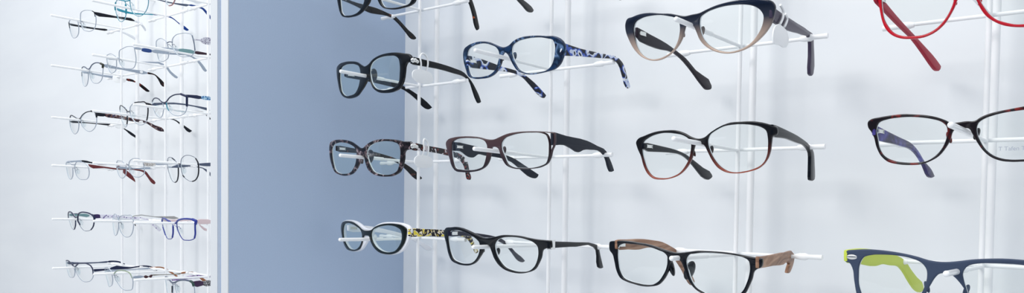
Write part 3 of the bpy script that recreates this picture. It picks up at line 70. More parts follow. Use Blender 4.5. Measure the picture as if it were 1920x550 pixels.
'c3':{"O":[-1.3466,0.70836,1.46826],"M":[[0.98574,-0.1683,-0.00122],[-0.02835,-0.17316,0.98448],[0.1659,0.97041,0.17547]],"hL":[[-75.7,3.0],[-63.2,11.0],[-43.4,12.9],[-20.6,8.8],[-8.4,0.8],[-5.5,-6.8],[-12.4,-19.1],[-26.0,-30.0],[-43.2,-32.6],[-63.5,-27.8],[-74.9,-17.0],[-80.3,-7.0]],"hR":[[9.9,-0.5],[15.1,6.1],[28.3,11.4],[45.3,13.0],[62.2,10.7],[74.3,6.1],[79.3,-0.8],[77.9,-11.2],[71.8,-22.9],[60.8,-29.8],[44.9,-32.2],[26.9,-28.8],[12.4,-21.7],[7.5,-12.7]],"st":[["dark",0.9,[[-6.9,0.4],[1.4,0.4],[9.5,-1.3]]],["dark",1.1,[[74.3,6.1],[79.3,-0.8],[78.2,-11.2],[71.8,-22.9],[60.8,-29.8],[48.1,-32.1]]],["dark",1.1,[[-5.0,-6.8],[-12.0,-19.1],[-26.0,-30.0],[-40.3,-32.5]]],["dark",1.0,[[-31.3,11.2],[-17.1,7.0]]],["dark",1.0,[[11.0,-20.7],[15.8,-23.8]]]],"tL":{"H":[-1.42583,0.72861,1.46526],"d":[0.26194,0.96508],"s":[["pale",[[0.0,1.3],[7.4,1.0],[7.4,-0.7],[-0.0,-1.3]]],["slate",[[7.4,1.3],[62.3,1.4],[76.5,-7.9],[76.5,-14.5],[66.6,-3.9],[61.6,-0.1],[7.4,-1.0]]]]},"tR":{"H":[-1.2693,0.70123,1.46534],"d":[-0.13405,0.99097],"s":[["slate",[[0.0,0.8],[6.9,1.9],[28.6,3.6],[28.6,-0.9],[6.9,-2.0],[-0.0,-0.8]]]]}},
'a4':{"O":[-1.687,0.6736,1.3704],"M":[[0.98942,-0.145,0.00403],[-0.0279,-0.16295,0.98624],[0.14235,0.97592,0.16527]],"hL":[[-95.2,-4.8],[-77.2,4.5],[-57.5,7.9],[-28.3,5.8],[-11.9,-0.2],[-8.2,-7.7],[-19.6,-20.4],[-40.5,-28.4],[-64.2,-26.3],[-86.5,-17.3],[-96.7,-10.6]],"hR":[[13.3,-0.5],[21.1,4.7],[37.4,8.0],[59.2,8.1],[80.2,5.4],[92.8,-0.1],[92.4,-10.0],[86.0,-19.2],[72.7,-25.8],[53.1,-28.9],[33.4,-27.5],[17.0,-19.6],[9.3,-10.2]],"st":[["navy",1.3,[[-97.2,-5.6],[-79.2,4.2],[-57.3,8.1],[-27.9,6.2],[-9.8,-1.1],[1.4,-1.8],[12.5,-1.1]]],["navy",1.4,[[16.9,-16.2],[8.4,-9.5],[14.2,-0.5],[22.0,4.7],[37.4,8.0],[59.2,8.1],[80.2,5.4],[91.6,1.9]]],["navy",2.0,[[90.5,2.6],[95.9,-0.8],[96.5,-6.1]]],["navy",1.2,[[93.9,-6.1],[91.4,-12.6],[84.0,-20.5],[72.6,-26.1]]],["navy",0.9,[[-13.8,4.6],[5.3,5.3],[21.7,5.0]]],["navy",1.2,[[-8.2,-7.7],[-17.8,-19.0],[-35.6,-27.3]]]],"tL":{"H":[-1.76241,0.6898,1.37191],"d":[0.16981,0.98548],"s":[["sea",[[0.0,1.4],[20.6,2.5],[32.8,2.5],[39.9,-0.3],[38.0,-3.2],[21.3,-2.4],[-0.0,-1.4]]],["clear",[[38.9,0.1],[71.8,-2.7],[125.0,-10.7],[125.0,-14.2],[71.8,-7.2],[37.9,-3.3]]],["dark",[[125.0,-10.2],[133.7,-19.5],[137.0,-28.2],[134.8,-30.5],[132.6,-27.0],[123.4,-14.2]]]]},"tR":{"H":[-1.59329,0.66792,1.372],"d":[-0.24426,0.96971],"s":[["plum",[[-0.7,3.3],[13.8,3.2],[15.2,-3.4],[0.7,-3.3]]],["spot",[[13.9,3.5],[38.9,2.9],[70.3,-0.4],[114.3,-3.9],[133.8,-9.6],[144.4,-17.4],[157.8,-28.8],[153.7,-32.6],[141.7,-24.0],[127.2,-15.0],[114.3,-10.4],[70.2,-5.7],[38.9,-4.4],[15.0,-3.4]]]]}},
'b4':{"O":[-1.503,0.67425,1.37057],"M":[[0.97431,-0.22508,0.00816],[-0.01855,-0.04408,0.99886],[0.22446,0.97334,0.04712]],"hL":[[-79.0,-2.1],[-55.1,4.4],[-24.0,6.7],[-4.4,0.9],[-2.9,-15.9],[-18.2,-28.2],[-47.5,-34.1],[-75.1,-24.7],[-93.4,-10.7]],"hR":[[0.2,-5.7],[6.2,0.1],[28.6,4.3],[60.4,5.1],[82.1,3.1],[86.4,-3.5],[86.2,-13.1],[80.1,-24.2],[70.2,-31.3],[53.8,-34.3],[31.3,-32.2],[11.3,-24.1],[0.8,-15.7]],"st":[["pale",0.7,[[-4.7,-0.0],[-0.5,1.5],[2.2,-2.0]]]],"tL":{"H":[-1.57462,0.69601,1.36838],"d":[0.04893,0.9988],"s":[["clear",[[0.0,0.9],[42.1,-2.2],[75.5,-7.0],[94.1,-22.8],[92.5,-24.3],[74.7,-8.9],[42.1,-3.8],[-0.0,-0.9]]]]},"tR":{"H":[-1.41826,0.66169,1.37415],"d":[-0.15276,0.98826],"s":[["grey",[[-0.1,0.8],[4.4,2.5],[42.7,0.4],[92.9,-2.7],[92.9,-3.8],[42.7,-1.0],[4.3,0.8],[0.1,-0.8]]]]}},
'c4':{"O":[-1.3466,0.70188,1.36447],"M":[[0.98759,-0.1558,0.01982],[-0.04646,-0.16921,0.98448],[0.15003,0.97319,0.17435]],"hL":[[-89.6,-0.8],[-83.9,4.5],[-67.9,7.5],[-44.6,5.0],[-18.7,-0.3],[-14.4,-6.2],[-22.1,-18.9],[-30.5,-26.2],[-54.5,-30.2],[-74.1,-28.4],[-86.3,-18.1],[-93.8,-8.2]],"hR":[[7.6,-0.5],[15.5,4.2],[33.6,6.6],[55.2,6.9],[73.9,5.2],[81.7,1.0],[77.2,-9.2],[73.8,-19.8],[68.6,-26.5],[57.7,-29.5],[39.4,-30.5],[20.7,-28.4],[10.7,-19.8],[5.2,-8.8]],"st":[["royal",1.7,[[-91.3,-2.3],[-84.7,4.5],[-66.4,7.6],[-42.2,4.6],[-14.4,-0.4],[5.3,0.1],[15.5,4.2],[33.6,6.6],[55.2,6.9],[74.0,5.5]]],["royal",2.4,[[74.0,5.5],[84.5,2.6],[80.9,-2.7]]],["royal",1.5,[[80.3,-1.3],[77.2,-9.2],[73.8,-19.8],[68.6,-26.5]]],["royal",1.5,[[-14.4,-6.2],[-22.1,-18.9],[-30.5,-26.2]]],["royal",1.2,[[-92.8,-9.6],[-86.3,-18.1],[-81.9,-23.7]]]],"tL":{"H":[-1.42872,0.72036,1.36831],"d":[0.27365,0.96183],"s":[["blush",[[0.0,1.4],[17.4,0.3],[64.0,-5.1],[68.2,-10.9],[82.9,-19.0],[77.3,-21.2],[66.8,-13.1],[62.6,-7.2],[17.4,-3.6],[-0.0,-1.4]]]]},"tR":{"H":[-1.26261,0.69471,1.36879],"d":[-0.20775,0.97818],"s":[["blush",[[0.0,2.3],[33.5,1.3],[33.5,-3.0],[-0.0,-2.3]]]]}},
'a5':{"O":[-1.687,0.67056,1.2703],"M":[[0.99152,-0.12979,0.00667],[-0.02633,-0.15034,0.98828],[0.12727,0.98008,0.15248]],"hL":[[-78.8,6.2],[-53.8,8.2],[-26.9,5.2],[-8.9,-0.9],[-4.9,-10.4],[-17.4,-21.0],[-47.3,-26.2],[-81.6,-23.6],[-98.5,-10.7],[-93.4,-0.1]],"hR":[[3.5,-0.9],[24.8,6.1],[50.3,8.9],[75.4,7.9],[88.1,3.6],[93.2,-3.2],[89.4,-15.3],[77.8,-23.8],[57.5,-28.1],[33.2,-27.3],[13.3,-18.9],[2.7,-9.9]],"st":[["navy",1.2,[[-78.1,6.7],[-51.7,8.6],[-26.6,5.7],[-5.7,-0.0],[5.4,-0.1],[27.0,6.5],[50.4,9.1],[75.5,8.0],[88.2,4.0],[92.8,-1.9],[90.9,-11.9]]],["navy",1.1,[[-11.2,3.4],[5.7,6.5],[22.9,6.3]]]],"tL":{"H":[-1.76719,0.68679,1.27213],"d":[0.14497,0.98944],"s":[["slate",[[0.0,1.7],[27.1,-0.0],[41.4,-0.3],[60.0,-0.4],[79.9,0.7],[79.9,-1.6],[60.0,-2.9],[41.4,-3.3],[27.1,-3.3],[-0.0,-1.7]]],["navy",[[79.9,1.0],[91.6,1.5],[103.4,-0.7],[114.2,-6.7],[112.0,-8.3],[103.4,-3.9],[91.6,-1.8],[79.9,-1.9]]]]},"tR":{"H":[-1.59512,0.66686,1.26752],"d":[-0.22553,0.97424],"s":[["navy",[[0.0,1.5],[23.8,2.1],[37.7,2.2],[38.9,3.2],[83.2,1.5],[101.8,3.0],[120.8,2.7],[133.7,-0.3],[150.7,-12.8],[145.4,-14.1],[132.4,-3.8],[120.8,-0.3],[101.8,0.3],[77.0,-1.9],[37.7,-0.9],[23.8,-1.6],[-0.0,-1.5]]]]}},
'b5':{"O":[-1.503,0.66516,1.27023],"M":[[0.98492,-0.17107,0.02579],[-0.05669,-0.17831,0.98234],[0.16345,0.96899,0.18532]],"hL":[[-97.7,-1.9],[-62.4,5.4],[-33.0,5.3],[-16.6,-1.7],[-18.0,-12.1],[-33.1,-24.9],[-57.7,-30.8],[-88.7,-30.9],[-94.2,-17.9],[-109.4,-9.7]],"hR":[[1.7,-3.3],[22.2,3.0],[49.3,5.3],[70.1,3.8],[84.5,-0.9],[89.0,-8.3],[85.2,-19.5],[78.4,-28.3],[61.0,-31.3],[41.6,-31.5],[25.9,-27.8],[11.6,-19.5],[0.2,-11.1]],"st":[["moss",1.0,[[2.2,-2.7],[22.2,3.0],[49.3,5.3],[70.1,3.8],[84.5,-0.9],[88.5,-8.3]]],["pale",0.8,[[-16.6,-1.7],[-5.4,-0.4],[2.7,-2.6]]]],"tL":{"H":[-1.59707,0.69057,1.26579],"d":[0.30902,0.95106],"s":[["pale",[[0.0,1.0],[29.2,1.4],[58.5,2.2],[80.8,3.4],[80.8,2.0],[58.5,0.4],[29.2,-0.6],[-0.0,-1.0]]],["tan",[[80.8,3.7],[90.8,5.3],[103.4,4.4],[116.1,-2.1],[126.4,-10.0],[132.8,-15.1],[130.9,-16.4],[122.5,-11.2],[111.0,-3.3],[103.4,1.9],[90.8,3.1],[80.8,1.8]]]]},"tR":{"H":[-1.41466,0.65824,1.26657],"d":[-0.17902,0.98385],"s":[["pale",[[0.0,0.9],[23.6,1.1],[23.6,-0.4],[-0.0,-0.9]]],["bow",[[23.6,-0.2],[26.3,2.1],[29.3,1.6],[33.2,0.1],[38.1,2.5],[41.5,2.3],[40.1,-1.3],[38.0,-3.0],[33.2,-1.1],[29.3,-3.3],[26.3,-3.0]]],["greige",[[41.3,2.3],[54.2,2.0],[84.5,0.6],[102.3,0.9],[102.3,-0.3],[84.5,-0.7],[54.2,0.4],[41.3,0.8]]],["tan",[[102.3,2.0],[120.5,2.7],[132.9,0.6],[142.3,-5.3],[161.3,-17.8],[158.1,-19.6],[139.1,-7.0],[131.3,-1.5],[120.5,0.5],[102.3,-0.1]]]]}},
'c5':{"O":[-1.3466,0.6988,1.25928],"M":[[0.96826,-0.24594,0.04453],[-0.07461,-0.11437,0.99063],[0.23854,0.96251,0.12909]],"hL":[[-78.6,6.1],[-41.8,6.8],[-13.1,0.7],[-8.0,-5.1],[-18.4,-19.0],[-46.7,-27.0],[-77.8,-24.3],[-104.0,-12.2],[-98.4,-1.6]],"hR":[[6.9,-4.5],[14.3,1.0],[34.2,5.2],[64.9,7.0],[89.1,5.0],[97.3,-1.0],[97.8,-11.3],[93.2,-20.6],[73.0,-25.7],[41.6,-25.7],[18.1,-19.6],[7.3,-11.7]],"st":[["slate",1.5,[[-76.8,7.2],[-38.0,7.0],[-12.2,0.4],[8.6,1.0],[30.3,4.7],[64.9,7.0],[89.2,5.2]]],["moss2",2.2,[[88.7,5.2],[95.6,2.6],[97.9,-3.3]]],["dark",1.5,[[-12.6,-6.5],[-20.5,-17.9]]]],"tL":{"H":[-1.4252,0.72449,1.26017],"d":[0.22678,0.97395],"s":[["purple",[[0.0,1.8],[18.1,-0.1],[42.3,2.9],[82.0,2.8],[82.0,-0.6],[60.7,-2.0],[30.1,-3.1],[12.1,-4.6],[-0.0,-1.8]]]]},"tR":{"H":[-1.25092,0.68342,1.26513],"d":[-0.30448,0.95252],"s":[["plum2",[[-1.9,3.8],[22.0,2.4],[23.5,-4.0],[1.9,-3.8]]],["lace2",[[22.0,2.7],[41.0,3.0],[41.0,-6.4],[23.5,-4.4]]]]}},
'c2r0':{"O":[-0.575,0.66038,1.66628],"M":[[0.9903,-0.07055,-0.11971],[0.10614,-0.17201,0.97936],[0.08969,0.98256,0.16286]],"hL":[[-61.2,-0.7],[-59.0,4.1],[-51.2,7.8],[-40.0,9.2],[-27.6,8.5],[-17.5,6.1],[-10.2,2.8],[-6.6,-1.2],[-5.7,-6.0],[-8.3,-13.2],[-12.6,-19.9],[-20.3,-24.3],[-32.6,-26.3],[-45.3,-26.1],[-54.7,-24.4],[-59.2,-17.5],[-60.7,-8.5]],"hR":[[13.1,-2.1],[14.7,2.9],[21.5,6.5],[31.6,8.2],[42.7,8.7],[53.5,8.0],[62.6,6.3],[68.9,4.3],[71.4,-0.4],[71.4,-8.3],[69.4,-16.2],[66.2,-21.6],[59.7,-25.2],[50.3,-26.8],[39.4,-27.0],[30.9,-25.7],[23.8,-22.1],[18.0,-15.0],[14.4,-8.5]],"outer":[[-69.1,1.0],[-66.9,5.8],[-59.7,9.1],[-47.2,11.3],[-34.5,11.4],[-22.5,9.7],[-12.6,6.4],[-6.2,4.1],[1.7,2.4],[9.5,3.9],[15.6,7.5],[25.9,10.2],[37.2,10.8],[50.8,10.2],[61.3,8.9],[71.5,7.7],[78.9,4.0],[83.2,-1.2],[83.8,-6.2],[81.3,-13.0],[77.6,-19.7],[71.3,-24.4],[62.3,-26.4],[50.3,-27.8],[39.3,-28.2],[29.5,-26.6],[21.5,-23.6],[15.0,-16.9],[10.6,-10.3],[6.9,-5.3],[3.1,-3.3],[-0.9,-5.1],[-2.6,-11.5],[-6.9,-18.7],[-14.5,-24.6],[-22.2,-27.4],[-36.2,-28.5],[-51.0,-27.4],[-60.5,-24.1],[-65.0,-16.0],[-68.6,-6.8]],"tL":{"H":[-0.60501,0.66413,1.66511],"d":[-0.22495,0.97437],"s":[["m",[[-0.1,5.7],[34.2,3.9],[69.6,-1.1],[101.0,-5.2],[119.0,-6.6],[134.3,-8.1],[146.4,-10.4],[150.9,-12.7],[149.2,-15.0],[141.4,-17.6],[135.4,-17.7],[122.6,-14.4],[106.0,-10.4],[94.7,-7.4],[69.7,-6.5],[34.4,-5.3],[0.1,-5.7]]]]},"tR":{"H":[-0.49494,0.66137,1.65233],"d":[-0.04772,0.99886],"s":[["m",[[-0.1,5.9],[34.5,9.3],[80.7,15.3],[115.2,18.9],[125.3,15.4],[135.9,1.9],[143.7,-7.5],[140.5,-10.2],[135.5,-9.2],[127.0,1.9],[117.4,12.5],[107.5,14.6],[80.9,10.1],[34.7,1.2],[0.1,-5.9]]]]}}}
TAGS = [([-0.70689, 0.68071, 1.55647], [-0.08118, 0.9967], 0.0379, 0.0167, [[(-0.0039, 0.0066, 0.0), (-0.003, 0.0151, 0.0), (-0.0046, 0.0232, 0.0), (-0.0007, 0.028, 0.0), (0.0051, 0.027, 0.0), (0.0091, 0.0221, 0.0), (0.0092, 0.015, 0.0), (0.0064, 0.0081, 0.0)]], 'oval white tag looped over the temple of the square black flower-hinged glasses', 0, 0.0011, 0.0014, None), ([-0.7083, 0.6849, 1.45386], [-0.09551, 0.99543], 0.0349, 0.0156, [[(-0.0033, 0.006, 0.0), (0.0006, 0.0153, 0.0), (-0.0005, 0.0243, 0.0), (0.0019, 0.0278, 0.0), (0.0075, 0.0236, 0.0), (0.0091, 0.0159, 0.0), (0.0067, 0.0072, 0.0)]], 'oval white tag looped over the smoky tortoise glasses', 0, 0.0011, 0.0014, None), ([-0.26196, 0.67221, 1.54798], [-0.072, 0.9974], 0.0438, 0.02, [[(-0.0034, 0.0258, 0.0), (0.0026, 0.0239, 0.0), (0.0059, 0.0205, 0.0), (0.0033, 0.0151, 0.0), (-0.0036, 0.0092, 0.0)], [(0.0104, 0.021, 0.0), (0.0168, 0.0177, 0.0), (0.0097, 0.0099, 0.0)]], 'pale white tag strapped to the plum temple of the big cat-eye glasses', 0, 0.0011, 0.0014, [(-0.0203, 0.0016), (-0.022, -0.004), (-0.021, -0.009), (-0.0038, -0.0083), (0.0081, -0.0083), (0.0185, -0.0045), (0.0211, 0.0019), (0.0161, 0.0066), (0.0053, 0.0087), (-0.0122, 0.0076)]), ([-1.71748, 0.77378, 1.65991], [0.52064, 0.85378], 0.0264, 0.0179, [[(-0.002, 0.0071, 0.0), (-0.004, 0.0126, 0.0), (0.0001, 0.0173, 0.0), (0.0031, 0.013, 0.0), (0.0021, 0.0074, 0.0)]], 'white tag on the cherry-tipped silver glasses of the far bay', 0, 0.0007, 0.0014, None), ([-1.74974, 0.79019, 1.56412], [0.15843, 0.98737], 0.0235, 0.0126, [[(-0.0021, 0.0044, 0.0), (-0.0042, 0.0099, 0.0), (0.0, 0.0137, 0.0), (0.0032, 0.0105, 0.0), (0.0022, 0.0047, 0.0)]], 'white tag below the brown tortoise temple of the far bay', 0, 0.0007, 0.0014, None), ([-1.54753, 0.78551, 1.57366], [0.66913, 0.74314], 0.0171, 0.0116, [[(-0.002, 0.0042, 0.0), (-0.003, 0.0094, 0.0), (0.0, 0.0116, 0.0), (0.003, 0.0096, 0.0), (0.002, 0.0043, 0.0)]], 'white tag between the round black and the navy browline glasses', 0, 0.0007, 0.0014, None)]

# ------------------------------------------------------------------ materials
MATS = {}
def rgb(h, g=True):
    c = [int(h[i:i+2], 16)/255 for i in (0, 2, 4)]
    return tuple([(x/12.92 if x <= .04045 else ((x+.055)/1.055)**2.4) for x in c]) + (1,)
def mat(name, color=None, rough=.25, metal=0, coat=0, build=None, spec=.2):
    if name in MATS: return MATS[name]
    m = bpy.data.materials.new(name); m.use_nodes = True
    nt = m.node_tree; b = nt.nodes['Principled BSDF']
    if color: b.inputs['Base Color'].default_value = rgb(color)
    b.inputs['Roughness'].default_value = rough; b.inputs['Metallic'].default_value = metal
    b.inputs['Coat Weight'].default_value = coat*.55; b.inputs['Coat Roughness'].default_value = .06
    b.inputs['Specular IOR Level'].default_value = spec
    if build: build(nt, b)
    MATS[name] = m; return m
def ramp(nt, stops, const=False):
    r = nt.nodes.new('ShaderNodeValToRGB'); e = r.color_ramp
    if const: e.interpolation = 'CONSTANT'
    while len(e.elements) < len(stops): e.elements.new(.5)
    for q, (p, c) in zip(e.elements, stops): q.position = p; q.color = rgb(c)
    return r
def blotch(stops, scale, sq=(1, 1, 1), const=True, detail=2., dist=.6):
    def f(nt, b):
        tc = nt.nodes.new('ShaderNodeTexCoord'); mp = nt.nodes.new('ShaderNodeMapping'); mp.inputs['Scale'].default_value = sq
        n = nt.nodes.new('ShaderNodeTexNoise'); n.inputs['Scale'].default_value = scale; n.inputs['Detail'].default_value = detail
        n.inputs['Distortion'].default_value = dist
        r = ramp(nt, stops, const)
        nt.links.new(tc.outputs['Object'], mp.inputs[0]); nt.links.new(mp.outputs[0], n.inputs['Vector'])
        nt.links.new(n.outputs['Fac'], r.inputs[0]); nt.links.new(r.outputs[0], b.inputs['Base Color'])
    return f
def grad(stops, z0, z1):
    def f(nt, b):
        tc = nt.nodes.new('ShaderNodeTexCoord'); s = nt.nodes.new('ShaderNodeSeparateXYZ')
        mr = nt.nodes.new('ShaderNodeMapRange'); mr.inputs['From Min'].default_value = z0; mr.inputs['From Max'].default_value = z1
        r = ramp(nt, stops)
        nt.links.new(tc.outputs['Object'], s.inputs[0]); nt.links.new(s.outputs['Z'], mr.inputs['Value'])
        nt.links.new(mr.outputs[0], r.inputs[0]); nt.links.new(r.outputs[0], b.inputs['Base Color'])
    return f
def dots(basec, dotc, scale, size):
    def f(nt, b):
        tc = nt.nodes.new('ShaderNodeTexCoord'); v = nt.nodes.new('ShaderNodeTexVoronoi'); v.inputs['Scale'].default_value = scale
        r = ramp(nt, [(0, dotc), (size, basec)], True)
        nt.links.new(tc.outputs['Object'], v.inputs['Vector']); nt.links.new(v.outputs['Distance'], r.inputs[0])
        nt.links.new(r.outputs[0], b.inputs['Base Color'])
    return f
def wall_mat():
    def f(nt, b):
        tc = nt.nodes.new('ShaderNodeTexCoord'); mp = nt.nodes.new('ShaderNodeMapping'); mp.inputs['Scale'].default_value = (1.2, 1, 5)
        n = nt.nodes.new('ShaderNodeTexNoise'); n.inputs['Scale'].default_value = 2.2; n.inputs['Detail'].default_value = 3
        r = ramp(nt, [(.35, 'E6E9EC'), (.65, 'EBEEF0')])
        nt.links.new(tc.outputs['Object'], mp.inputs[0]); nt.links.new(mp.outputs[0], n.inputs['Vector'])
        nt.links.new(n.outputs['Fac'], r.inputs[0]); nt.links.new(r.outputs[0], b.inputs['Base Color'])
    return mat('glossy_white_panel', None, .3, spec=.4, build=f)
M_WALL = wall_mat()
def blue_f(nt, b):
    tc = nt.nodes.new('ShaderNodeTexCoord'); n = nt.nodes.new('ShaderNodeTexNoise'); n.inputs['Scale'].default_value = 900
    n.inputs['Detail'].default_value = 1
    r = ramp(nt, [(.3, 'AFC0D8'), (.7, 'B4C5DC')])
    nt.links.new(tc.outputs['Object'], n.inputs['Vector']); nt.links.new(n.outputs['Fac'], r.inputs[0]); nt.links.new(r.outputs[0], b.inputs['Base Color'])
M_BLUE = mat('blue_grey_laminate', None, .55, build=blue_f)
M_EDGE = mat('white_edge_band', 'D2D6DA', .4)
M_ROD = mat('white_coated_wire', 'F6F7F8', .3, coat=.3)
M_CLIP = mat('white_plastic_sleeve', 'F8F9FA', .2, coat=.5)
M_TAG = mat('white_tag_plastic', 'F0F2F3', .35)
M_FLOOR = mat('pale_floor_tile', 'C9CCD0', .4)
M_SIL = mat('polished_silver', 'E6E6E4', .2, metal=1)
def lens_mat(name, tint, refl, rough=.02, ex=4):
    m = bpy.data.materials.new(name); m.use_nodes = True; nt = m.node_tree; nt.nodes.clear()
    o = nt.nodes.new('ShaderNodeOutputMaterial'); mx = nt.nodes.new('ShaderNodeMixShader'); t = nt.nodes.new('ShaderNodeBsdfTransparent')
    g = nt.nodes.new('ShaderNodeBsdfGlossy'); g.inputs['Roughness'].default_value = rough
    fr = nt.nodes.new('ShaderNodeLayerWeight'); fr.inputs['Blend'].default_value = .5
    pw = nt.nodes.new('ShaderNodeMath'); pw.operation = 'POWER'; pw.inputs[1].default_value = ex
    ad = nt.nodes.new('ShaderNodeMath'); ad.operation = 'ADD'; ad.inputs[1].default_value = refl+.03
    gm = nt.nodes.new('ShaderNodeNewGeometry'); iv = nt.nodes.new('ShaderNodeMath'); iv.operation = 'SUBTRACT'; iv.inputs[0].default_value = 1
    mu = nt.nodes.new('ShaderNodeMath'); mu.operation = 'MULTIPLY'
    nt.links.new(fr.outputs['Facing'], pw.inputs[0]); nt.links.new(gm.outputs['Backfacing'], iv.inputs[1])
    g.inputs['Color'].default_value = (.88, .97, 1, 1)
    t.inputs[0].default_value = (*tint, 1)
    nt.links.new(pw.outputs[0], ad.inputs[0]); nt.links.new(ad.outputs[0], mu.inputs[0]); nt.links.new(iv.outputs[0], mu.inputs[1]); nt.links.new(mu.outputs[0], mx.inputs[0]); nt.links.new(t.outputs[0], mx.inputs[1])
    nt.links.new(g.outputs[0], mx.inputs[2]); nt.links.new(mx.outputs[0], o.inputs[0]); return m
M_LENS = lens_mat('clear_demo_lens', (.985, .995, .99), .02)
M_LENSG = lens_mat('clear_demo_lens_coated', (.95, .985, .97), .05)
M_LENSF = lens_mat('clear_thin_lens', (1, 1, 1), -.02, .02, 8)
M_GROUND = mat('ground_lens_edge', 'E4EAEE', .5)
M_PAD = lens_mat('clear_silicone_pad', (.93, .95, .96), .12, .2)

BLK = mat('gloss_black_acetate', '03070F', .16, coat=.6)
BLK2 = mat('satin_black_acetate', '060B14', .3, coat=.1)
TORT = mat('dark_tortoise_acetate', None, .14, coat=.6, build=blotch([(0, '0E0B0E'), (.52, '1B1215'), (.6, '4A2A24'), (.66, '8A5A4A'), (.70, '15101A')], 95, const=True))
TORT2 = mat('smoke_tortoise_acetate', None, .14, coat=.6, build=blotch([(0, '14131A'), (.47, '2A242B'), (.55, '5A4A4E'), (.61, '9A8E94'), (.66, '1A161C')], 120, (1, 1, 1)))
TORTP = mat('red_black_cream_tortoise', None, .16, coat=.6, build=blotch([(0, 'D8D2D6'), (.40, '17131A'), (.56, '8C3A38'), (.60, '1B151C'), (.66, 'C9BDBE')], 120))
EMB = mat('black_amber_fleck_acetate', None, .14, coat=.6, build=blotch([(0, '0D0D10'), (.62, '100E10'), (.66, 'A0502A'), (.70, '14100F')], 110))
YEL = mat('yellow_black_mosaic_temple', None, .2, coat=.5, build=blotch([(0, 'E8D44A'), (.38, 'E6DCC8'), (.43, '17121A'), (.55, '2A1420'), (.59, 'D6C03A'), (.64, 'EDE6DA')], 125, dist=1., detail=.8))
BLU = mat('blue_marbled_acetate', None, .12, coat=.7, build=blotch([(0, '060F20'), (.42, '16345A'), (.50, '0A1A32'), (.57, '263F5C'), (.63, '6480A8'), (.67, '0A1730')], 75, (1, 1, 1), const=False))
LEO = mat('blue_leopard_temple', None, .15, coat=.6, build=blotch([(0, '0A1020'), (.44, '151C34'), (.49, '3D5CB8'), (.54, 'C9D4EC'), (.60, 'E8ECF4'), (.64, '101830')], 95, dist=.5, detail=.6))
BRN = mat('brown_plum_acetate', None, .2, coat=.5, build=grad([(0, '241C24'), (.45, '45343A'), (1, '54403E')], -.025, .02))
SLT = mat('slate_satin_temple', '1E2430', .45)
GRD1 = mat('navy_to_champagne_acetate', None, .12, coat=.7, build=grad([(0, 'BCA596'), (.22, '98877E'), (.43, '2E3442'), (.62, '0A1528'), (1, '182C4C')], -.026, .024))
GRD2 = mat('black_to_chestnut_acetate', None, .12, coat=.7, build=grad([(0, '9A5040'), (.22, '5A2620'), (.45, '1C1216'), (.6, '0C0E14'), (1, '0C0E14')], -.030, .022))
NAVY = mat('midnight_navy_acetate', '040914', .14, coat=.6)
GREEN = mat('bottle_green_acetate', '03100F', .12, coat=.7)
WHT = mat('white_acetate', 'E9EBF0', .25, coat=.5)
WALNUT = mat('walnut_wood_temple', None, .45, build=blotch([(.3, '6E5040'), (.5, '9A7660'), (.7, 'B8947C')], 90, (1, .12, 1.6), const=False, detail=5, dist=1.5))
RED = mat('cherry_red_acetate', 'C20F26', .16, coat=.6)
RED2 = mat('dark_cherry_temple', 'A30A2E', .4, coat=0)
REDT = mat('black_red_tortoise', None, .14, coat=.6, build=blotch([(0, '100C12'), (.58, '160F16'), (.66, '7A1E1C'), (.74, '1A1016')], 55, const=False))
VIO = mat('violet_temple', None, .25, coat=.5, build=blotch([(.35, '221A44'), (.5, '3A3270'), (.65, '5A56A8')], 60, const=False))
INK = mat('ink_violet_temple', '15142C', .25, coat=.5)
STEEL = mat('matt_steel_blue_frame', '3E4A61', .5)
LIME = mat('lime_green_temple', 'CBDA58', .4)
PLUMT = mat('plum_grey_temple', '3A3348', .35, coat=.3)
SMOKE = mat('smoky_purple_temple', '1C1420', .35, coat=.1)
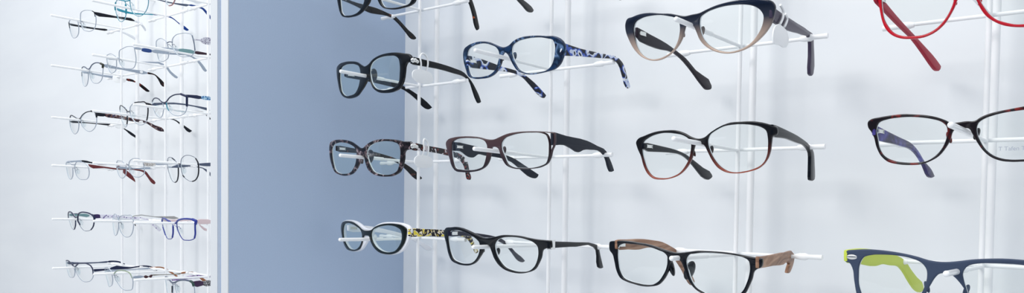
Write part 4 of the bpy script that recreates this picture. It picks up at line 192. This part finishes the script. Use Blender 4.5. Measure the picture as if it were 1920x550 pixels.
# metal frames of the far bay
MM = dict(dark=mat('dark_gunmetal', '171A24', .3), pale=mat('pale_brushed_silver', 'A0ABBA', .3, metal=.3), clear=mat('milky_clear_tip', 'DDE1E6', .3),
    teal=mat('teal_lacquer', '2C8AA0', .25), blue=mat('cobalt_blue_sleeve', '123A86', .3), slate=mat('slate_blue_metal', '505A70', .35), pink=mat('rose_copper_metal', 'A06A68', .3),
    olive=mat('olive_gunmetal', '34362E', .35), redtip=mat('black_cherry_tip', None, .3, build=blotch([(0, '120C12'), (.55, '2A0F18'), (.62, 'A8402C'), (.66, '160E14')], 160)),
    blue2=mat('denim_blue_sleeve', '2E4A86', .35), lilac=mat('lilac_lattice', None, .3, build=blotch([(0, 'E4E4EA'), (.44, '8A84A0'), (.52, 'E8E8EE'), (.58, '6A6480')], 420)),
    sea=mat('sea_green_temple', '6E9296', .3), brown=mat('dark_chocolate_temple', '3A2A34', .3), tort=mat('brown_tortoise_tip', None, .25, build=blotch([(0, '2A1E2C'), (.46, '4A3238'), (.54, '8A6658'), (.6, '3A3A58'), (.66, 'C8B8B4')], 160)),
    navy=mat('navy_metal', '1E2646', .3), turq=mat('turquoise_patterned_temple', None, .3, build=blotch([(0, '0E5A9A'), (.45, 'CDEAF6'), (.5, '1A86B8'), (.57, 'E6F6FB'), (.62, '0A4A88')], 300)),
    brick=mat('brick_brown_temple', '6A2A2C', .3, coat=.3), lace=mat('silver_lace_temple', None, .3, build=blotch([(0, '8A8078'), (.45, 'E4E2E0'), (.5, '9A9088'), (.56, 'EEECEA')], 500)), wine=mat('wine_red_temple', '6E2430', .3),
    plum=mat('plum_purple_temple', '3A2A5A', .3), spot=mat('white_violet_dotted_temple', None, .3, build=dots('E6E4F0', '5A4488', 220, .28)), grey=mat('warm_grey_metal', 'A6A6A4', .3),
    royal=mat('royal_blue_metal', '26348E', .25, coat=.4), blush=mat('blush_pink_temple', 'DCC6C8', .3), moss=mat('moss_grey_metal', '8A9A80', .3), moss2=mat('dark_moss_metal', '2C4440', .3),
    bow=mat('dark_bow_metal', '4A3034', .3), greige=mat('greige_metal', '8E8C84', .3), tan=mat('tan_acetate_tip', 'A06A48', .3), plum2=mat('deep_plum_temple', '3A1E42', .3),
    lace2=mat('black_white_lace_temple', None, .3, build=blotch([(0, '12101A'), (.5, 'E8E6EA'), (.56, '1A1620')], 400)), purple=mat('purple_marbled_temple', None, .3, build=blotch([(.35, '3A1E5A'), (.5, '5A3488'), (.62, 'A888C8')], 300, const=False)))

# ------------------------------------------------------------------ mesh helpers
def catmull(P, closed=True, n=4):
    P = [Vector((p[0], p[1])) for p in P]; N = len(P); out = []
    for i in range(N if closed else N-1):
        g = (lambda k: P[k % N]) if closed else (lambda k: P[min(max(k, 0), N-1)])
        a, b, c, d = g(i-1), g(i), g(i+1), g(i+2)
        # damp the tangents at sharp corners
        e1, e2 = (b-a), (c-b); e3 = (d-c)
        L = e2.length
        if L < 1e-9: continue
        def tan(u, v, L):
            if u.length < 1e-9 or v.length < 1e-9: return v
            t = (u.normalized()*v.length + v.normalized()*u.length) / (u.length+v.length)
            cs = u.normalized().dot(v.normalized())
            return t * L * (1 if cs > .5 else max(0, .3+cs*1.4) if cs > -.2 else 0)
        m1, m2 = tan(e1, e2, L), tan(e2, e3, L)
        for k in range(n):
            t = k/n; t2, t3 = t*t, t*t*t
            out.append((2*t3-3*t2+1)*b + (t3-2*t2+t)*m1 + (-2*t3+3*t2)*c + (t3-t2)*m2)
    if not closed: out.append(P[-1])
    return out
def plate(loops, thick, bevel, res=2):
    """filled outline(s) with holes, bevelled; 2-D in xy, thickness along z, centred"""
    cu = bpy.data.curves.new('tmp', 'CURVE'); cu.dimensions = '2D'; cu.fill_mode = 'BOTH'
    cu.extrude = max(thick/2-bevel, 1e-5); cu.bevel_depth = bevel; cu.bevel_resolution = res; cu.offset = -bevel
    for L in loops:
        s = cu.splines.new('POLY'); s.points.add(len(L)-1); s.use_cyclic_u = True
        for q, p in zip(s.points, L): q.co = (p[0], p[1], 0, 1)
    o = bpy.data.objects.new('tmp', cu); COL.objects.link(o)
    dg = bpy.context.evaluated_depsgraph_get(); me = bpy.data.meshes.new_from_object(o.evaluated_get(dg))
    bpy.data.objects.remove(o); bpy.data.curves.remove(cu)
    return me
def wire(paths, rad, res=3):
    """round wire along 3-D paths [(points, closed)]"""
    cu = bpy.data.curves.new('tmp', 'CURVE'); cu.dimensions = '3D'; cu.bevel_depth = rad; cu.bevel_resolution = res; cu.use_fill_caps = True
    for L, cl in paths:
        s = cu.splines.new('POLY'); s.points.add(len(L)-1); s.use_cyclic_u = cl
        for q, p in zip(s.points, L): q.co = (*p, 1)
    o = bpy.data.objects.new('tmp', cu); COL.objects.link(o)
    dg = bpy.context.evaluated_depsgraph_get(); me = bpy.data.meshes.new_from_object(o.evaluated_get(dg))
    bpy.data.objects.remove(o); bpy.data.curves.remove(cu)
    return me
def finish(me, name, m, parent=None, angle=40):
    me.name = name; me.materials.clear(); me.materials.append(m)
    if 'rim' in me:                                   # the ground edge of a pane is frosted
        me.materials.append(M_GROUND)
        for p in me.polygons[-me['rim']:]: p.material_index = 1
        del me['rim']
    bm = bmesh.new(); bm.from_mesh(me); bmesh.ops.remove_doubles(bm, verts=bm.verts, dist=1e-6); bmesh.ops.recalc_face_normals(bm, faces=bm.faces); bm.to_mesh(me); bm.free()
    for p in me.polygons: p.use_smooth = True
    me.set_sharp_from_angle(angle=math.radians(angle))
    o = bpy.data.objects.new(name, me); COL.objects.link(o)
    if parent: o.parent = parent
    return o
def box(name, x0, x1, y0, y1, z0, z1, m, parent=None, bev=0):
    bm = bmesh.new(); bmesh.ops.create_cube(bm, size=1)
    for v in bm.verts: v.co = ((x0+x1)/2+v.co.x*(x1-x0), (y0+y1)/2+v.co.y*(y1-y0), (z0+z1)/2+v.co.z*(z1-z0))
    if bev: bmesh.ops.bevel(bm, geom=bm.edges[:], offset=bev, segments=2, affect='EDGES')
    me = bpy.data.meshes.new(name); bm.to_mesh(me); bm.free()
    return finish(me, name, m, parent)
def ellipsoid(c, r, rot=None):
    bm = bmesh.new(); bmesh.ops.create_uvsphere(bm, u_segments=20, v_segments=12, radius=1)
    for v in bm.verts:
        p = Vector((v.co.x*r[0], v.co.y*r[1], v.co.z*r[2]))
        if rot: p = rot @ p
        v.co = p + Vector(c)
    me = bpy.data.meshes.new('tmp'); bm.to_mesh(me); bm.free(); return me
def lens_mesh(L, k, y0, bulge=.0012, th=.0018):
    """domed pane inside loop L; front surface at y0 on a front curved by k"""
    c = sum(L, Vector((0, 0)))/len(L); n = len(L); R = 6; V = []; F = []
    for side in (0, 1):
        for j in range(R+1):
            f = j/R
            for p in (L if j else [c]):
                q = c+(p-c)*f*.993
                V.append((q.x, y0+k*q.x*q.x-bulge*(1-f*f)+side*th, q.y))
    B = 1+R*n
    def idx(s, j, i): return s*B+(0 if j == 0 else 1+(j-1)*n+i % n)
    for s in (0, 1):
        for j in range(R):
            for i in range(n):
                f = [idx(s, j, i), idx(s, j+1, i), idx(s, j+1, i+1), idx(s, j, i+1)]
                if j == 0: f = f[:3]
                F.append(f if s == 0 else f[::-1])
    for i in range(n): F.append([idx(0, R, i), idx(1, R, i), idx(1, R, i+1), idx(0, R, i+1)])
    me = bpy.data.meshes.new('tmp'); me.from_pydata(V, [], F); me['rim'] = n; return me
KB = .9
MMM = lambda L: [(p[0]/1000, p[1]/1000) for p in L]
def thing(name, label, cat, group, M=None):
    o = bpy.data.objects.new(name, None); o.empty_display_size = .02; COL.objects.link(o)
    o['label'] = label; o['category'] = cat
    if group: o['group'] = group
    if M: o.matrix_world = M
    return o
def frameM(O, m):
    U, V, N = [Vector(a) for a in m]
    return Matrix(((U.x, N.x, V.x, O[0]), (U.y, N.y, V.y, O[1]), (U.z, N.z, V.z, O[2]), (0, 0, 0, 1)))
def front_plate(loops, thick, bevel, y0, name, m, parent):
    me = plate(loops, thick, bevel)
    for v in me.vertices:
        x, y, z = v.co; v.co = (x, y0+thick/2-z+KB*x*x, y)
    return finish(me, name, m, parent)
def side_piece(T, pts, thick, bevel, name, m, parent, Minv, off=0., n=3):
    d = Vector((T['d'][0], T['d'][1], 0)); H = Vector(T['H']); nn = Vector((d.y, -d.x, 0)); up_ = Vector((0, 0, 1))
    me = plate([catmull(MMM(pts), True, n)], thick, min(bevel, thick*.45))
    for v in me.vertices:
        x, y, z = v.co; v.co = Minv @ (H + d*x + up_*y + nn*(z-thick/2+off))
    return finish(me, name, m, parent)
def side_box(T, s0, s1, z0, z1, w0, w1, name, m, parent, Minv, bev=.0004):
    d = Vector((T['d'][0], T['d'][1], 0)); H = Vector(T['H']); nn = Vector((d.y, -d.x, 0))
    bm = bmesh.new(); bmesh.ops.create_cube(bm, size=1)
    for v in bm.verts:
        s = (s0+s1)/2+v.co.x*(s1-s0); z = (z0+z1)/2+v.co.z*(z1-z0); w_ = (w0+w1)/2+v.co.y*(w1-w0)
        v.co = Minv @ (H+d*s+Vector((0, 0, z))+nn*w_)
    bmesh.ops.bevel(bm, geom=bm.edges[:], offset=bev, segments=2, affect='EDGES')
    me = bpy.data.meshes.new('tmp'); bm.to_mesh(me); bm.free()
    return finish(me, name, m, parent)
def mid_z(pts, s):
    """height of the middle of a traced temple at distance s (mm)"""
    zs = []
    n = len(pts)
    for i in range(n):
        a, b = pts[i], pts[(i+1) % n]
        if (a[0]-s)*(b[0]-s) < 0: zs.append(a[1]+(b[1]-a[1])*(s-a[0])/(b[0]-a[0]))
    return (min(zs)+max(zs))/2 if zs else 0

def nose_side(L, left):
    """the rim point nearest the nose, a little below the middle"""
    zs = [p.y for p in L]; z = min(zs)+(max(zs)-min(zs))*.47
    c = [p for p in L if abs(p.y-z) < .004]
    return max(c, key=lambda p: p.x) if left else min(c, key=lambda p: p.x)

def acetate(key, label, m, tm=None, tl=None, thick=.0036, back=None, lens=None, hinge='plain', pads=.55, group='spectacles on the near rack', tth=.0032):
    D = DATA[key]; M = frameM(D['O'], D['M']); Mi = M.inverted()
    t = thing('eyeglasses', label, 'glasses', group, M)
    hl, hr = catmull(MMM(D['hL'])), catmull(MMM(D['hR'])); out = catmull(MMM(D['outer']))
    tm = tm or m
    if back:
        front_plate([out, hl, hr], .0016, .0005, 0, 'frame_front', m, t)
        shrink = lambda L: L
        bk = front_plate([catmull(MMM(D['back'])), hl, hr], .0042, .0012, .0015, 'frame_back', back, t)
        bk['label'] = 'white inner layer of the frame front'; m2 = back; y1 = .0045
    else:
        front_plate([out, hl, hr], thick, .0009, 0, 'frame_front', m, t); m2 = m; y1 = thick
    for L, left in ((hl, 1), (hr, 0)):
        me = lens_mesh(L, KB, .0012); finish(me, 'lens', lens or M_LENS, t, 60)
        if pads:
            q = nose_side(L, left); sx = 1 if left else -1
            me = ellipsoid((q.x+sx*.0012*pads, y1+.0022*pads+KB*q.x**2, q.y-.001), (.0022*pads+.0004, .0048*pads, .0085*pads), Matrix.Rotation(math.radians(-sx*18), 3, 'Y') @ Matrix.Rotation(math.radians(sx*28), 3, 'Z'))
            finish(me, 'nose_pad', m2, t)
    for sd in 'LR':
        T = D.get('t'+sd)
        if not T: continue
        pts = T['s'][0][1]
        tmat = tl if (sd == 'L' and tl) else tm
        o = side_piece(T, pts, tth, .0008, 'temple', tmat, t, Mi)
        if hinge:
            z = mid_z(pts, 6)/1000
            if sd == 'L':
                h = side_box(T, .0035, .0125, z-.0015, z+.0015, -.0002, .0010, 'hinge', M_SIL, t, Mi)
            elif hinge == 'flower':
                for i, (s, zz, r) in enumerate(((.0005, 0, .0030), (.0048, .0006, .0026), (.0086, -.0004, .0022))):
                    d = Vector((T['d'][0], T['d'][1], 0)); nn = Vector((d.y, -d.x, 0))
                    P = Mi @ (Vector(T['H'])+d*s+Vector((0, 0, z+zz))+nn*.0008)
                    finish(ellipsoid(P, (r*.6, r, r)), 'hinge_ornament', M_SIL, t)
            elif hinge == 'band':
                side_box(T, .002, .0105, z-.0044, z+.0044, -.0036, .0006, 'hinge_band', M_SIL, t, Mi)
    return t, D, Mi

def metal(key, label, rim='pale', r=.00058, group='spectacles in the far bay', tth=.0018, pads=True):
    D = DATA[key]; M = frameM(D['O'], D['M']); Mi = M.inverted()
    t = thing('eyeglasses', label, 'glasses', group, M)
    S = lambda L, dy=0: [(p.x, KB*p.x**2+dy, p.y) for p in L]
    for nm, left in (('hL', 1), ('hR', 0)):
        L = catmull(MMM(D[nm]))
        finish(wire([(S(L), True)], r), 'rim', MM[rim], t, 80)
        finish(lens_mesh(L, KB, -.0004), 'lens', M_LENSF, t, 60)
        if pads:
            q = nose_side(L, left); sx = 1 if left else -1
            x = q.x+sx*.0015; y = .006+KB*q.x**2
            finish(ellipsoid((x, y, q.y-.003), (.0014, .0032, .0062), Matrix.Rotation(math.radians(-sx*15), 3, 'Y') @ Matrix.Rotation(math.radians(sx*30), 3, 'Z')), 'nose_pad', M_PAD, t)
            finish(wire([([(q.x, KB*q.x**2, q.y+.004), (q.x-sx*.0015, .003+KB*q.x**2, q.y+.005), (x, y, q.y)], False)], .0004), 'pad_arm', MM['slate' if rim == 'pale' else rim], t, 80)
    n = {}
    for m, wd, L in D['st']:
        L = catmull(MMM(L), False)
        nm = 'bridge' if (min(p.x for p in L) < .004 and max(p.x for p in L) > -.004) else 'brow_bar'
        finish(wire([(S(L, -.0002), False)], wd/1000), nm, MM[m], t, 80)
    for sd in 'LR':
        T = D.get('t'+sd)
        if not T: continue
        # one temple: the first traced piece, with its sleeves and tip as sub-parts
        base = None
        for i, (m, pts) in enumerate(T['s']):
            o = side_piece(T, pts, tth, .0005, 'temple' if base is None else ('temple_tip' if i == len(T['s'])-1 else 'temple_sleeve'), MM[m], t if base is None else base, Mi)
            if base is None: base = o
    return t, D, Mi

# ------------------------------------------------------------------ the setting
def struct(o):
    o['kind'] = 'structure'; return o
YW = .835
struct(box('wall_back', -4.2, 2.2, YW, YW+.06, 0, 2.9, M_WALL))
struct(box('floor', -4.2, 2.2, -3.2, YW, -.05, 0, M_FLOOR))
# two partition boards with a shadow gap between them, white edging on the front
XP = -.9055; YP = .54
for i, (xa, xb) in enumerate(((XP-.0155, XP), (XP-.0405, XP-.0245))):
    o = struct(box('wall_partition', xa, xb, YP+.0012, YW, 0, 2.9, M_BLUE if i == 0 else M_WALL))
    struct(box('trim_%d' % (i+1), xa-.0001, xb+.0001, YP, YP+.0012, 0, 2.9, M_EDGE))
struct(box('trim_3', XP-.0245, XP-.0155, YP+.004, YW, 0, 2.9, M_BLUE))

# ------------------------------------------------------------------ racks
def rack(name, X, rows, label, rthin=.0023, rthick=.0037, half=.083, dx=0.):
    t = thing(name, label, 'display rack', 'wire display racks on the wall', Matrix.Translation((X, .797, .25)))
    Mi = Matrix.Translation((-X, -.797, -.25))
    def cyl(pts, r, nm, parent, m=M_ROD):
        return finish(wire([([tuple(Mi @ Vector(p)) for p in pts], False)], r, 4), nm, m, parent, 50)
    cyl([(X, .764, .3), (X, .764, 2.5)], rthin, 'upright', t)
    cyl([(X, .797, .25), (X, .797, 2.6)], rthick, 'upright', t)
    for z in (.32, 1.08, 1.83, 2.48):
        cyl([(X, .764, z), (X, YW, z)], .002, 'wall_bracket', t)
    for Z in rows:
        bar = cyl([(X-half, .770, Z+.0006), (X+half, .770, Z-.0006)], .0018, 'crossbar', t)
        for s in (-1, 1):
            # tapered sleeve with a notch near the bar's end
            prof = [(.026, .0022), (.022, .0033), (.016, .0036), (.013, .0023), (0, .0026)]
            bm = bmesh.new(); rings = []
            for dd, r in prof:
                ring = [bm.verts.new(Mi @ Vector((X+s*(half+.001-dd), .770+r*math.cos(a*math.pi/6), Z+r*math.sin(a*math.pi/6)))) for a in range(12)]
                rings.append(ring)
            for a, b in zip(rings, rings[1:]):
                for i in range(12): bm.faces.new((a[i], a[(i+1) % 12], b[(i+1) % 12], b[i]))
            bm.faces.new(rings[0]); bm.faces.new(rings[-1])
            me = bpy.data.meshes.new('tmp'); bm.to_mesh(me); bm.free(); finish(me, 'end_sleeve', M_CLIP, bar, 50)
        peg = cyl([(X, .762, Z-.001), (X, .64, Z+.0005)], .0017, 'nose_peg', t)
        pg = cyl([(X, .70, Z), (X, .6305, Z+.0008)], .0023, 'peg_sleeve', peg, M_CLIP)
        finish(ellipsoid(Mi @ Vector((X, .6305, Z+.0008)), (.0023, .0018, .0023)), 'peg_tip', M_CLIP, peg)
    return t
ZR = (1.668, 1.5645, 1.4605, 1.3555)
rack('eyewear_rack', -.80, ZR, 'white wire rack nearest the blue-grey partition, two uprights with nose pegs')
rack('eyewear_rack', -.575, ZR, 'white wire rack carrying the blue marbled glasses and the brown rectangular glasses')
rack('eyewear_rack', -.339, ZR, 'white wire rack carrying the cat-eye glasses with the hanging white tag')
rack('eyewear_rack', -.1225, ZR, 'white wire rack carrying the red glasses and the steel-blue glasses')
ZL = (1.7597, 1.663, 1.5626, 1.4690, 1.3641, 1.2675)
rack('eyewear_rack', -1.687, ZL, 'white wire rack in the far bay, farthest from the partition, carrying the navy half-rim glasses', half=.075)
rack('eyewear_rack', -1.503, ZL, 'white wire rack in the far bay carrying the round black glasses, middle of the three', half=.075)
rack('eyewear_rack', -1.3466, ZL, 'white wire rack in the far bay next to the partition, carrying the royal blue glasses', half=.075)

# ------------------------------------------------------------------ near spectacles
acetate('c1r0', 'black glasses with amber-flecked temples, topmost beside the blue-grey partition', BLK, EMB)
t11, d11, m11 = acetate('c1r1', 'glossy black square glasses with silver flower hinges and an oval white tag', BLK, BLK2, lens=M_LENSG, hinge='flower', pads=1.1)
t12, d12, m12 = acetate('c1r2', 'dark smoky tortoise glasses with silver hinges and an oval white tag', TORT2, TORTP, TORT, lens=M_LENSG, hinge='flower', pads=1.1)
acetate('c1r3', 'small green-black cat-eye glasses with white backing and yellow mosaic temple', GREEN, YEL, WHT, back=WHT, lens=M_LENSG)
acetate('c2r0', 'black glasses mostly above the picture, one temple tip hanging above the blue marbled pair', BLK, BLK2)
acetate('c2r1', 'blue marbled glasses with blue and white leopard-spotted temples', BLU, LEO)
acetate('c2r2', 'dark brown rectangular glasses with wide wavy slate temples', BRN, SLT, lens=M_LENS)
acetate('c2r3', 'black rounded glasses with a silver band at the hinge', BLK, BLK2, INK, hinge='band')
acetate('c3r1', 'large cat-eye glasses fading from navy to champagne, plum temples', GRD1, PLUMT, SMOKE)
acetate('c3r2', 'rounded square glasses fading from black to chestnut brown at the bottom', GRD2, NAVY)
acetate('c3r3', 'black rectangular glasses with walnut wood temples', NAVY, WALNUT, pads=1.1)
acetate('c4r1', 'cherry red glasses cut off by the top of the picture', RED, RED2, pads=.3)
t42, d42, m42 = acetate('c4r2', 'black oval glasses with red tortoise flecks and violet temple', REDT, VIO)
t43, d43, m43 = acetate('c4r3', 'matt steel-blue wide glasses with lime green temples', STEEL, LIME)
# rivet on the steel-blue pair
def rivet(par, x, z):
    o = finish(ellipsoid((x, KB*x*x-.0002, z), (.0042, .0008, .0021)), 'rivet', M_SIL, par)
rivet(t43, (-0.06908, 0.00419)[0], (-0.06908, 0.00419)[1])
# faint reflection of lettering in the red-flecked pair's demo lens, modelled as grey text
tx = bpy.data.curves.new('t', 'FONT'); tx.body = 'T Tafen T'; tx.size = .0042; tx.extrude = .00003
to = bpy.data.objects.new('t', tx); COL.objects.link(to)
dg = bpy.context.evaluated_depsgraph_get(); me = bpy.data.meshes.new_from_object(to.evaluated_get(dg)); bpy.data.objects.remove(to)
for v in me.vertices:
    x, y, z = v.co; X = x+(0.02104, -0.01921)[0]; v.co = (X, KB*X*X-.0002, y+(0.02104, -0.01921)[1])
finish(me, 'lens_reflection', mat('faint_grey_reflection', 'A9AFBE', .5), t42)

# ------------------------------------------------------------------ far-bay spectacles
metal('a0', 'thin rimless-looking silver glasses with dark straight temples, topmost of its rack')
metal('b0', 'round turquoise metal glasses with cobalt blue temple sleeves', 'teal', .0006)
metal('c0', 'rose copper metal glasses peeping from the top edge of the picture', 'pale')
metal('a1', 'silver glasses with slate brow bar and dark cherry temple tips')
metal('b1', 'thin pale silver glasses with a denim blue sleeve on the temple')
metal('c1', 'thin angular silver glasses with lattice temple and chocolate inner temple', 'pale')
metal('a2', 'black browline glasses with brown tortoise temple above the brick brown pair')
metal('b2', 'round black wire glasses with long black temple tips', 'pale')
metal('c2', 'navy browline glasses with turquoise patterned temple end', 'pale')
metal('a3', 'faint white metal glasses with brick brown temples')
metal('b3', 'small silver wire glasses with lace-textured temple', 'pale')
metal('c3', 'round dark slate wire glasses next to the white partition edge', 'slate', .0005)
metal('a4', 'navy double-bridge glasses with violet dotted white temple', 'slate', .0005)
metal('b4', 'faint pale silver rounded glasses with warm grey temple')
metal('c4', 'royal blue square metal glasses with blush pink temples', 'royal', .0008)
metal('a5', 'navy half-rim glasses at the bottom with slim blue temples')
metal('b5', 'moss grey half-rim glasses with bow ornament and tan temple tips')
metal('c5', 'slate browline glasses with purple marbled temple, lowest next to the partition', 'pale')

# ------------------------------------------------------------------ hanging white tags
def tag(P, ax, wd, ht, loop, label, tilt=0, hook=.0011, body=.0014, shape=None):
    """P centre, ax horizontal direction of the tag's face; loop: path of the hook (x, z in m about P, y depth)"""
    a = Vector((ax[0], ax[1], 0)).normalized(); nn = Vector((a.y, -a.x, 0))
    M = Matrix(((a.x, -nn.x, 0, P[0]), (a.y, -nn.y, 0, P[1]), (0, 0, 1, P[2]), (0, 0, 0, 1)))
    t = thing('security_tag', label, 'tag', 'white hanging tags on the glasses', M)
    L = shape or [(wd/2*math.copysign(abs(math.cos(q))**.75, math.cos(q)), ht/2*math.copysign(abs(math.sin(q))**.8, math.sin(q))) for q in [i*math.pi/10 for i in range(20)]]
    me = plate([catmull(L, True, 3)], body, body*.4)
    for v in me.vertices: x, y, z = v.co; v.co = (x, -z, y)
    finish(me, 'tag_body', M_TAG, t)
    for pth in loop:
        finish(wire([([(p[0], p[2], p[1]) for p in smooth3(pth)], False)], hook, 3), 'hook', M_TAG, t, 80)
    return t
def smooth3(P, n=5):
    P = [Vector(p) for p in P]; out = []
    for i in range(len(P)-1):
        a, b, c, d = P[max(i-1, 0)], P[i], P[i+1], P[min(i+2, len(P)-1)]
        for k in range(n):
            t = k/n; out.append(.5*((2*b)+(c-a)*t+(2*a-5*b+4*c-d)*t*t+(3*b-a-3*c+d)*t**3))
    out.append(P[-1]); return out
for q in TAGS:
    tag(*q)
sc['note'] = ''
del sc['note']
